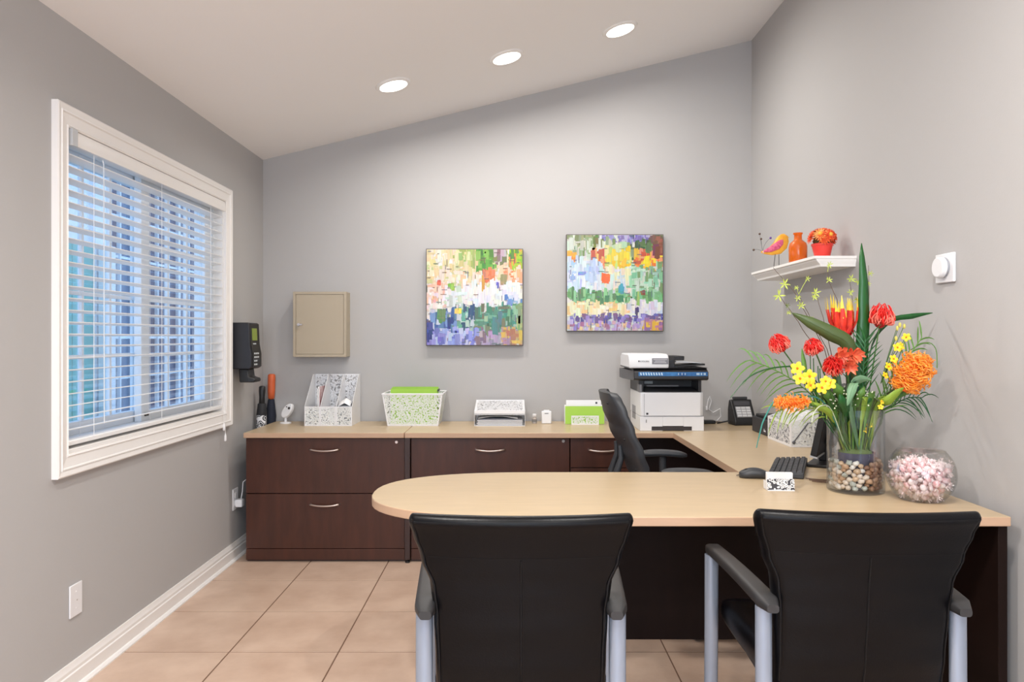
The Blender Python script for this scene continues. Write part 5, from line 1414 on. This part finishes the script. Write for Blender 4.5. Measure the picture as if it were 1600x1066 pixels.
# tall strap leaf
t = thing('strap_leaf', 'tall upright dark green strap leaf, highest in the vase', 'leaf', root(0.0, 0.01))
o0 = root(0, 0.01); b = new()
pts = [root(0, .01), at(1340, 640, 2.62), at(1347, 560, 2.60), at(1350, 500, 2.60), at(1350, 440, 2.60), at(1347, 400, 2.60), at(1346, 380, 2.60)]
blade(b, [p - o0 for p in pts], [.014, .022, .0235, .022, .016, .009, .001], (1, 0, 0), .22); obj('leaf_blade', b, leaf_dk, t, solid=0.0015, smooth=60)
def leaf_thing(label, base, pts, ws, side, mat, name='broad_leaf', fold=.2, group=None):
    t = thing(name, label, 'leaf', base, 0, group); b = new()
    P_ = [Vector(p) - Vector(base) for p in pts]
    # smooth through the points
    Q, W = [], []
    for i in range(len(P_) - 1):
        p0, p1, p2, p3 = P_[max(i - 1, 0)], P_[i], P_[i + 1], P_[min(i + 2, len(P_) - 1)]
        for s in range(4):
            u = s / 4; Q.append(.5 * (2 * p1 + (p2 - p0) * u + (2 * p0 - 5 * p1 + 4 * p2 - p3) * u * u + (3 * p1 - p0 - 3 * p2 + p3) * u ** 3)); W.append(ws[i] + (ws[i + 1] - ws[i]) * u)
    Q.append(P_[-1]); W.append(ws[-1])
    blade(b, Q, W, side, fold); obj('leaf_blade', b, mat, t, solid=0.001, smooth=60)
    b = new(); tube(b, Q, [0.0016] * len(Q), 5); obj('midrib', b, mat, t)
    return t
leaf_thing('broad olive leaf slanting up left across the red spiky flower base', root(-.005, -.015), [root(-.005, -.015), at(1336, 640, 2.56), at(1334, 580, 2.54), at(1325, 538, 2.53), at(1300, 522, 2.53), at(1266, 504, 2.54), at(1237, 489, 2.56)], [.004, .006, .010, .024, .026, .019, .001], (0.45, -.25, .85), leaf_ol)
leaf_thing('narrow dark leaf pointing right behind the topmost red pincushion', root(.02, .01), [root(.02, .01), at(1352, 620, 2.66), at(1362, 540, 2.68), at(1390, 502, 2.68), at(1425, 494, 2.68), at(1457, 489, 2.68)], [.003, .004, .005, .009, .010, .001], (0, -.2, 1), leaf_dk, 'narrow_leaf')
leaf_thing('grey-green pointed leaf bending right in front of strap leaf', root(.005, -.025), [root(.005, -.025), at(1330, 640, 2.54), at(1330, 602, 2.51), at(1344, 592, 2.50), at(1362, 594, 2.50)], [.003, .006, .014, .016, .001], (.3, -.4, .8), leaf_gr)
leaf_thing('grey-green leaf hanging down in front of the strap leaf', root(0, -.03), [root(0, -.03), at(1328, 640, 2.53), at(1336, 600, 2.50), at(1330, 612, 2.485), at(1324, 634, 2.48)], [.003, .005, .012, .014, .002], (1, -.2, .2), leaf_gr)
leaf_thing('dark blue-green leaf behind the orange-red lily', root(.005, -.01), [root(.005, -.01), at(1338, 620, 2.58), at(1334, 585, 2.57), at(1336, 560, 2.565), at(1342, 545, 2.57)], [.003, .008, .022, .020, .002], (1, 0, .2), M('leaf_blue_green', rgb(48, 96, 80), 0.45, vary=0.15))
leaf_thing('small pointed green blade left, above the yellow orchids', root(-.025, -.005), [root(-.025, -.005), at(1290, 640, 2.58), at(1262, 590, 2.57), at(1256, 565, 2.57), at(1253, 545, 2.57)], [.003, .004, .008, .008, .001], (1, 0, 0), leaf_md, 'narrow_leaf')
leaf_thing('yellow-green broad leaf low at right above the vase rim', root(.04, -.01), [root(.04, -.01), at(1372, 636, 2.56), at(1386, 626, 2.53), at(1400, 614, 2.52), at(1412, 606, 2.52)], [.004, .010, .018, .014, .002], (-.4, -.3, .8), leaf_lt)
leaf_thing('small olive leaf right, under the large orange brush flower', root(.042, .01), [root(.042, .01), at(1378, 634, 2.60), at(1400, 620, 2.60), at(1418, 612, 2.60), at(1430, 608, 2.60)], [.003, .005, .011, .010, .002], (-.3, -.3, .8), leaf_md)
for k, (u0, v0, u1, v1, w, yy, m_, lab) in enumerate(((1300, 630, 1288, 606, .016, 2.53, leaf_md, 'mid-green leaf over the vase rim below the yellow orchids'), (1316, 622, 1304, 598, .018, 2.52, leaf_md, 'mid-green leaf over the vase rim, second from left'), (1322, 640, 1312, 616, .016, 2.50, leaf_dk, 'dark leaf at front centre of the vase rim'),
        (1352, 640, 1362, 612, .014, 2.54, leaf_dk, 'dark leaf over vase rim right of the strap leaf'), (1296, 646, 1266, 628, .014, 2.52, leaf_lt, 'light green leaf spreading left over the vase rim'), (1310, 600, 1300, 572, .014, 2.55, leaf_gr, 'grey-green leaf behind the yellow orchids'), (1330, 570, 1316, 548, .015, 2.55, leaf_lt, 'light green leaf tucked between the red flowers'),
        (1342, 628, 1350, 604, .014, 2.52, leaf_md, 'mid-green leaf low in front of the strap leaf'), (1290, 638, 1282, 612, .013, 2.56, leaf_ol, 'olive leaf left behind the vase rim leaves'), (1374, 640, 1382, 616, .012, 2.58, leaf_ol, 'olive leaf at right side of the vase rim'))):
    dx = (u0 - 1340) * .0009; base = root(max(-.045, min(.045, dx)), -.028 + .004 * k)
    leaf_thing(lab, base, [base, at(u0 + (1335 - u0) * .3, 668, 2.60), at(u0, v0, yy + .02), at((u0 + u1) / 2, (v0 + v1) / 2, yy), at(u1, v1, yy)], [.003, .004, w * .8, w, .002], (1, -.2, .3), m_)
for k in range(14):
    rr = random.Random(300 + k); a = PI + PI * (k + .5) / 14; base = root(.04 * math.cos(a), -.03 * abs(math.sin(a)) - .002 * (k % 3))
    out = Vector((math.cos(a) * .9, math.sin(a) * .5, 0)); mouth = Vector((VX, VY, D + .293)) + Vector((out.x * .075, out.y * .14, 0)); L = rr.uniform(.05, .085)
    leaf_thing('%s broad leaf spilling over the vase rim, %s along it from the left' % (('bright green', 'deep green', 'olive green')[k % 3], ('first', 'second', 'third', 'fourth', 'fifth', 'sixth', 'seventh', 'eighth', 'ninth', 'tenth', 'eleventh', 'twelfth', 'thirteenth', 'last')[k]), base,
               [base, base.lerp(mouth, .6) , mouth, mouth + out * L * .5 + Vector((0, 0, L * .7)), mouth + out * L * 1.1 + Vector((0, 0, L * (.9 if k % 2 else .5)))], [.002, .0035, .010, .014, .001], (math.sin(a), -math.cos(a), .3), (leaf_lt, leaf_md, leaf_ol)[k % 3])
# protea-like red flower with yellow tips
base = root(-.008, .0); tipc = at(1319, 530, 2.60)
t, d, c = stem_thing('spiky_red_flower', 'large red spiky flower with yellow tips, top centre of the arrangement', 'flower', base, tipc, (0, 0, .03), .004)
up = Vector((-.07, 0, 1)).normalized(); b = new(); by = new()
for ring, (n_, spread, L, w) in enumerate(((5, .07, .135, .010), (8, .16, .150, .011), (9, .27, .150, .010), (9, .20, .105, .010), (6, .24, .060, .009))):
    for k in range(n_):
        a = 2 * PI * (k + .37 * ring) / n_ + rf.uniform(-.15, .15); q = Vector((math.cos(a), math.sin(a), 0)); L2 = L * rf.uniform(.9, 1.08)
        p0 = c + q * .010; p1 = c + q * (.020 + spread * L2 * .55) + up * L2 * .42; p2 = c + q * (.016 + spread * L2 * .85) + up * L2 * .70; p3 = c + q * (.012 + spread * L2 * 1.05) + up * L2
        blade(b, [p0, p1, p2], [w * .5, w * .92, w * .55], q.cross(up), .45); blade(by, [p2, p2.lerp(p3, .5), p3], [w * .55, w * .28, .0004], q.cross(up), .3)
obj('red_bracts', b, M('bract_red', rgb(216, 34, 42), 0.4, vary=0.2, scale=30, col2=rgb(236, 70, 44)), t, smooth=60); obj('yellow_tips', by, M('bract_tip', rgb(226, 200, 70), 0.4, vary=0.15, scale=40), t, smooth=60)
# red pincushions
for lab, u, v, yy, px, dr_, sd in (('red pincushion flower at upper right of the strap leaf', 1376, 499, 2.60, 22, (.05, -.25, 1), 1), ('red pincushion flower farthest left in the arrangement', 1219, 540, 2.58, 18, (-.55, -.3, .7), 2),
                              ('red pincushion flower just below the broad olive leaf tip half', 1272, 545, 2.55, 16, (-.5, -.4, .8), 3), ('ragged red pincushion flower under the orange-red lily', 1303, 574, 2.51, 19, (-.3, -.7, .6), 4)):
    R = px * yy / F; p = at(u, v, yy); d_ = Vector(dr_).normalized()
    t, d, c = stem_thing('pincushion_flower', lab, 'flower', root((u - 1330) * .0003, -.02 + .008 * sd), p - d_ * R * .6, (0, 0, .03), .0026, group='red pincushion flowers')
    pincushion(t, c + d_ * R * .6, d_, R, sd)
# orange-red lily cluster
t, d, c = stem_thing('lily_flower', 'orange-red ruffled lily bloom under the broad olive leaf', 'flower', root(-.006, -.022), at(1322, 562, 2.50), (0, 0, .02), .003)
b = new()
for cc, sc in ((Vector((-.014, 0, .014)), .034), (Vector((.022, -.006, .018)), .033), (Vector((.004, -.006, -.020)), .030)):
    for k in range(11):
        a = 2 * PI * k / 11 + rf.uniform(-.3, .3); q = Vector((math.cos(a), rf.uniform(-1.1, .1), math.sin(a))).normalized()
        sd_ = Vector((rf.uniform(-.5, .5), 1, rf.uniform(-.5, .5)))
        blade(b, [c + cc, c + cc + q * sc * .45, c + cc + q * sc * .8 + Vector((0, -.004, .002)), c + cc + q * sc * rf.uniform(.9, 1.15) + Vector((0, -.007, -.004))], [.003, .0085, .0075, .001], q.cross(sd_), .5)
obj('petals', b, M('lily_red', rgb(224, 66, 44), 0.45, vary=0.25, scale=40, col2=rgb(238, 120, 80)), t, smooth=60)
# yellow orchids left and right
def orchid_spray(label, base, pts, R, seed, buds=()):
    rr = random.Random(seed)
    t, d, c = stem_thing('orchid_spray', label, 'flower', base, pts[-1], (.0, -.01, .02), .0018, group='yellow orchid sprays')
    for p in pts:
        b, bc = new(), new(); orchid(b, bc, Vector(p) - Vector(base), Vector((rr.uniform(-.5, .5), -1, rr.uniform(0, .5))), R * rr.uniform(.85, 1.1), rr)
        f = obj('blossom', b, yel, t, smooth=60); obj('blossom_throat', bc, yel_c, f)
    for p in buds:
        b = new(); q = Vector(p) - Vector(base); ball(b, q, .007, 8, 6, (.7, .7, 1.3)); obj('bud', b, M('bud_green_yellow', rgb(200, 190, 90), 0.5), t)
    b = new(); seq = list(pts) + list(buds)
    for p in seq: tube(b, bez(Vector(p) + Vector((0, .003, 0)) - Vector(base), (Vector(p) + Vector(pts[0])) / 2 + Vector((0, .03, -.02)) - Vector(base), Vector(pts[0]) + Vector((0, .03, -.03)) - Vector(base), 6), .0012, 5)
    obj('side_stems', b, stem_m, t)
orchid_spray('yellow orchid spray with clustered blooms left above the vase', root(-.03, -.025), [at(1296, 600, 2.50), at(1284, 606, 2.48), at(1265, 588, 2.49), at(1266, 602, 2.48), at(1250, 592, 2.50), at(1246, 576, 2.52), at(1290, 596, 2.50)], .023, 1)
orchid_spray('yellow orchid spray with buds arching up at right of the strap leaf', root(.03, -.012), [at(1383, 587, 2.56), at(1388, 573, 2.56), at(1396, 561, 2.55), at(1402, 543, 2.55), at(1408, 541, 2.56), at(1416, 527, 2.56)], .0165, 2, [at(1400, 529, 2.56), at(1402, 513, 2.56), at(1406, 508, 2.56), at(1413, 510, 2.56)])
orchid_spray('small yellow blossoms low at right inside the vase mouth', root(.035, -.03), [at(1376, 636, 2.54), at(1378, 628, 2.54), at(1358, 664, 2.58), at(1352, 672, 2.575)], .011, 3)
# orange brush flowers
base = root(-.035, -.02); e = at(1262, 628, 2.50); t, d, c = stem_thing('brush_flower', 'orange brush flower lying left, over the white file holder', 'flower', base, e, (0, 0, .04), .003, group='orange brush flowers')
brush(t, [e - base, at(1248, 628, 2.48) - base, at(1234, 629, 2.47) - base, at(1220, 630, 2.46) - base, at(1210, 628, 2.46) - base], .030, 5, 360)
base = root(.04, .015); e = at(1412, 612, 2.55); t, d, c = stem_thing('brush_flower', 'large orange brush flower at the right edge of the arrangement', 'flower', base, e, (0, 0, .02), .003, group='orange brush flowers')
brush(t, [e - base, at(1416, 600, 2.55) - base, at(1424, 585, 2.55) - base, at(1434, 572, 2.55) - base, at(1442, 566, 2.55) - base], .060, 6, 760)
brush(t, [at(1432, 572, 2.55) - base, at(1442, 566, 2.55) - base, at(1451, 560, 2.55) - base], .036, 8, 260)
# palm fronds
def frond(label, base, mid, tip, n, L, down, mat, w=.0035, seed=1, back=1.0, start=.35):
    rr = random.Random(seed)
    t, d, c = stem_thing('palm_frond', label, 'palm frond', base, tip, Vector(mid) - (Vector(base) + (Vector(tip) - Vector(base)) * .45), .002, mat, 'palm fronds')
    path = bez(Vector((0, 0, 0)), Vector(mid) - Vector(base), Vector(tip) - Vector(base), 24)
    b = new()
    for k in range(n):
        f = start + (1 - start) * k / (n - 1); i = min(int(f * 23), 22); p = path[i].lerp(path[i + 1], f * 23 - i); ax = (path[i + 1] - path[i]).normalized()
        side = ax.cross(Vector((0, 1, 0))).normalized() if abs(ax.y) < .95 else Vector((1, 0, 0))
        s = 1 if k % 2 else -1
        ll = L * (1.05 - .45 * f) * rr.uniform(.85, 1.1)
        q = (ax * back * .75 + side * s * .65 + Vector((0, rr.uniform(-.35, .35), 0))).normalized()
        p1 = p + q * ll * .5 + Vector((0, 0, .012)); p2 = p + q * ll - Vector((0, 0, down * ll))
        blade(b, bez(p, p1, p2, 6), [w * .6, w, w, w * .85, w * .6, .0003], q.cross(Vector((0, 1, .2))), .3)
    o = obj('leaflets', b, mat, t, smooth=60); o['kind'] = 'stuff'
    return t
frond('palm frond arching far left toward the card terminal', root(-.04, .0), at(1290, 600, 2.60), at(1172, 563, 2.58), 26, .16, .45, leaf_md, .0026, 1)
frond('lower left palm frond drooping over the orange brush flower', root(-.042, -.01), at(1285, 610, 2.52), at(1216, 642, 2.48), 20, .11, .35, leaf_lt, .0026, 2)
frond('tall right palm frond leaning up to the right wall', root(.04, .0), at(1375, 620, 2.62), at(1440, 528, 2.64), 30, .115, .15, leaf_md, .0030, 3, start=.3)
frond('low right palm frond drooping over the candy bowl', root(.045, .0), at(1390, 610, 2.60), at(1440, 622, 2.62), 16, .11, .5, leaf_dk, .0022, 4, start=.45)
frond('dark comb-like palm frond leaning right beside the strap leaf', root(.01, -.01), at(1346, 610, 2.57), at(1352, 530, 2.57), 22, .115, -.12, leaf_dk, .0026, 5, start=.45)
# long arching grass blades
def grass(label, base, pts, w, mat):
    return leaf_thing(label, base, pts, [w] * (len(pts) - 1) + [.0004], (0, .3, 1), mat, 'grass_blade', .2, 'arching grass blades')
grass('long thin grass blade arching left to the card terminal', root(-.03, .015), [root(-.03, .015), at(1300, 636, 2.60), at(1260, 580, 2.58), at(1215, 574, 2.57), at(1172, 588, 2.57), at(1141, 622, 2.57)], .0025, leaf_dk)
grass('teal-tipped grass blade drooping left onto the desk', root(-.035, -.015), [root(-.035, -.015), at(1292, 634, 2.54), at(1258, 618, 2.50), at(1216, 622, 2.47), at(1194, 655, 2.46), at(1187, 678, 2.46), at(1182, 700, 2.46)], .0024, M('leaf_teal', rgb(60, 130, 120), 0.5))
grass('thin grass blade hanging at right end of the narrow leaf', root(.03, .02), [root(.03, .02), at(1372, 630, 2.66), at(1410, 560, 2.68), at(1445, 536, 2.68), at(1462, 545, 2.68), at(1464, 575, 2.68)], .0016, leaf_md)
grass('pale grass blade fanning over the vase left rim', root(-.04, -.02), [root(-.04, -.02), at(1300, 642, 2.54), at(1284, 634, 2.50), at(1272, 645, 2.47), at(1268, 660, 2.46)], .0020, M('leaf_pale', rgb(190, 200, 170), 0.5))
for k, u in enumerate((1266, 1271, 1278, 1281)):
    tp = (556, 560, 572, 576)[k]
    leaf_thing(['tallest straight green spike above the yellow orchids', 'second straight green spike above the yellow orchids', 'third straight green spike above the yellow orchids', 'shortest straight green spike above the yellow orchids'][k], root(-.03 + .006 * k, .005), [root(-.03 + .006 * k, .005), at(u + 12, 640, 2.57), at(u + 2, 600, 2.56), at(u, tp, 2.56)], [.0018, .002, .002, .001], (1, 0, 0), leaf_dk, 'green_spike', group='green spikes')
# blossoming twigs
star_m = M('star_green', rgb(176, 190, 80), 0.5, vary=0.2, scale=60); star_d = M('star_dark', rgb(96, 110, 50), 0.5)
def twig(label, base, pts, stars, seed):
    rr = random.Random(seed); t = thing('blossom_twig', label, 'twig', base, 0, 'blossoming twigs'); base = Vector(base)
    P_ = [Vector(p) - base for p in pts]; Q = []
    for i in range(len(P_) - 1):
        for s in range(5): Q.append(P_[i].lerp(P_[i + 1], s / 5) + Vector((0, 0, .003 * rr.uniform(-1, 1) if s else 0)))
    Q.append(P_[-1]); b = new(); tube(b, Q, [.0019 - .0011 * i / len(Q) for i in range(len(Q))], 5); st = obj('stem', b, stem_d, t, smooth=60)
    for p, R in stars:
        p = Vector(p) - base; near = min(Q, key=lambda q: (q - p).length)
        b = new()
        if (near - p).length > .004: tube(b, [near, near.lerp(p, .6) + Vector((0, 0, .004)), p], [.0010, .0009, .0008], 5)
        for k in range(6):
            a = 2 * PI * k / 6 + rr.uniform(-.3, .3); q = Vector((math.cos(a), -.5 * rr.random(), math.sin(a) + .15)).normalized()
            blade(b, [p, p + q * R * .55, p + q * R], [.0006, R * .13, .0004], q.cross(Vector((0, 1, 0))), .3)
        obj('star_blossom', b, star_m if rr.random() < .75 else star_d, t, smooth=60)
TY = 2.64
twig('leftmost blossoming twig, reaching up under left end of the ledge shelf', root(-.02, .02), [root(-.02, .02), at(1310, 640, TY), at(1265, 530, TY), at(1236, 487, TY), at(1216, 460, TY)], [(at(1217, 462, TY), .024), (at(1230, 478, TY), .012), (at(1232, 489, TY), .010)], 1)
twig('blossoming twig second from left, with two star blossoms', root(-.015, .025), [root(-.015, .025), at(1315, 640, TY), at(1288, 545, TY), at(1262, 495, TY), at(1240, 455, TY), at(1208, 418, TY)], [(at(1226, 444, TY), .022), (at(1246, 466, TY), .014), (at(1251, 478, TY), .018)], 2)
twig('blossoming twig in the middle, branching with pale buds', root(-.01, .02), [root(-.01, .02), at(1318, 640, TY), at(1292, 545, TY), at(1266, 497, TY), at(1248, 460, TY)], [(at(1244, 450, TY), .010), (at(1262, 436, TY), .012), (at(1268, 499, TY), .012)], 3)
twig('straight blossoming twig left of the spiky red flower', root(-.012, .028), [root(-.012, .028), at(1318, 640, TY), at(1296, 540, TY), at(1286, 495, TY), at(1275, 460, TY)], [(at(1274, 458, TY), .020), (at(1272, 465, TY), .014)], 4)
twig('blossoming twig rising behind the spiky red flower', root(-.004, .03), [root(-.004, .03), at(1325, 640, TY), at(1318, 520, TY), at(1308, 468, TY), at(1295, 440, TY), at(1293, 425, TY)], [(at(1295, 438, TY), .014), (at(1296, 414, TY), .014)], 5)
twig('blossoming twig between spiky red flower and strap leaf', root(.004, .03), [root(.004, .03), at(1335, 640, TY), at(1334, 520, TY), at(1332, 470, TY), at(1328, 440, TY)], [(at(1330, 436, TY), .018), (at(1340, 441, TY), .014), (at(1329, 457, TY), .014), (at(1340, 470, TY), .018)], 6)
twig('blossoming twig just right of the strap leaf tip', root(.010, .03), [root(.010, .03), at(1345, 640, TY), at(1354, 520, TY), at(1358, 460, TY), at(1357, 415, TY)], [(at(1360, 428, TY), .012), (at(1357, 444, TY), .010)], 7)
# white filler sprigs around the vase mouth
for k, (u, v, yy) in enumerate(((1300, 628, 2.54), (1360, 628, 2.58), (1330, 622, 2.53))):
    base = root(-.02 + .02 * k, -.022)
    t, d, c = stem_thing('filler_sprig', ['white-dotted filler sprig left over the vase rim', 'white-dotted filler sprig right of the strap leaf', 'white-dotted filler sprig at front centre of the vase rim'][k], 'sprig', base, at(u, v, yy), (0, 0, .01), .0015, group='white filler sprigs')
    b = new(); b2 = new(); rr = random.Random(60 + k)
    for _ in range(34):
        p = c + Vector((rr.gauss(0, .024), rr.gauss(0, .014), rr.gauss(.01, .020))); ball(b, p, .0028, 6, 4); tube(b2, [c - Vector((0, 0, .03)), p], .0006, 4)
    o = obj('tiny_blossoms', b, M('filler_white', rgb(214, 216, 190), 0.6), t); o['kind'] = 'stuff'
    obj('fine_stems', b2, stem_m, t)
# dense bundle of stalks inside the vase
for k in range(9):
    a = 2 * PI * k / 9; base = root(.032 * math.cos(a), .026 * math.sin(a))
    leaf_thing(['upright green stalk blade in the vase, %s' % s for s in ('right side', 'right back', 'rear right', 'rear', 'rear left', 'left side', 'front left', 'front', 'front right')][k], base,
               [base, base + Vector((.010 * math.cos(a), .01 * math.sin(a), .07)), base + Vector((.030 * math.cos(a), .024 * math.sin(a), .155)), base + Vector((.050 * math.cos(a), .030 * math.sin(a), .205))], [.010, .013, .011, .001], (math.sin(a), -math.cos(a), 0), [leaf_dk, leaf_md, stem_m][k % 3], 'stalk_blade', group='green stalk blades in the vase')
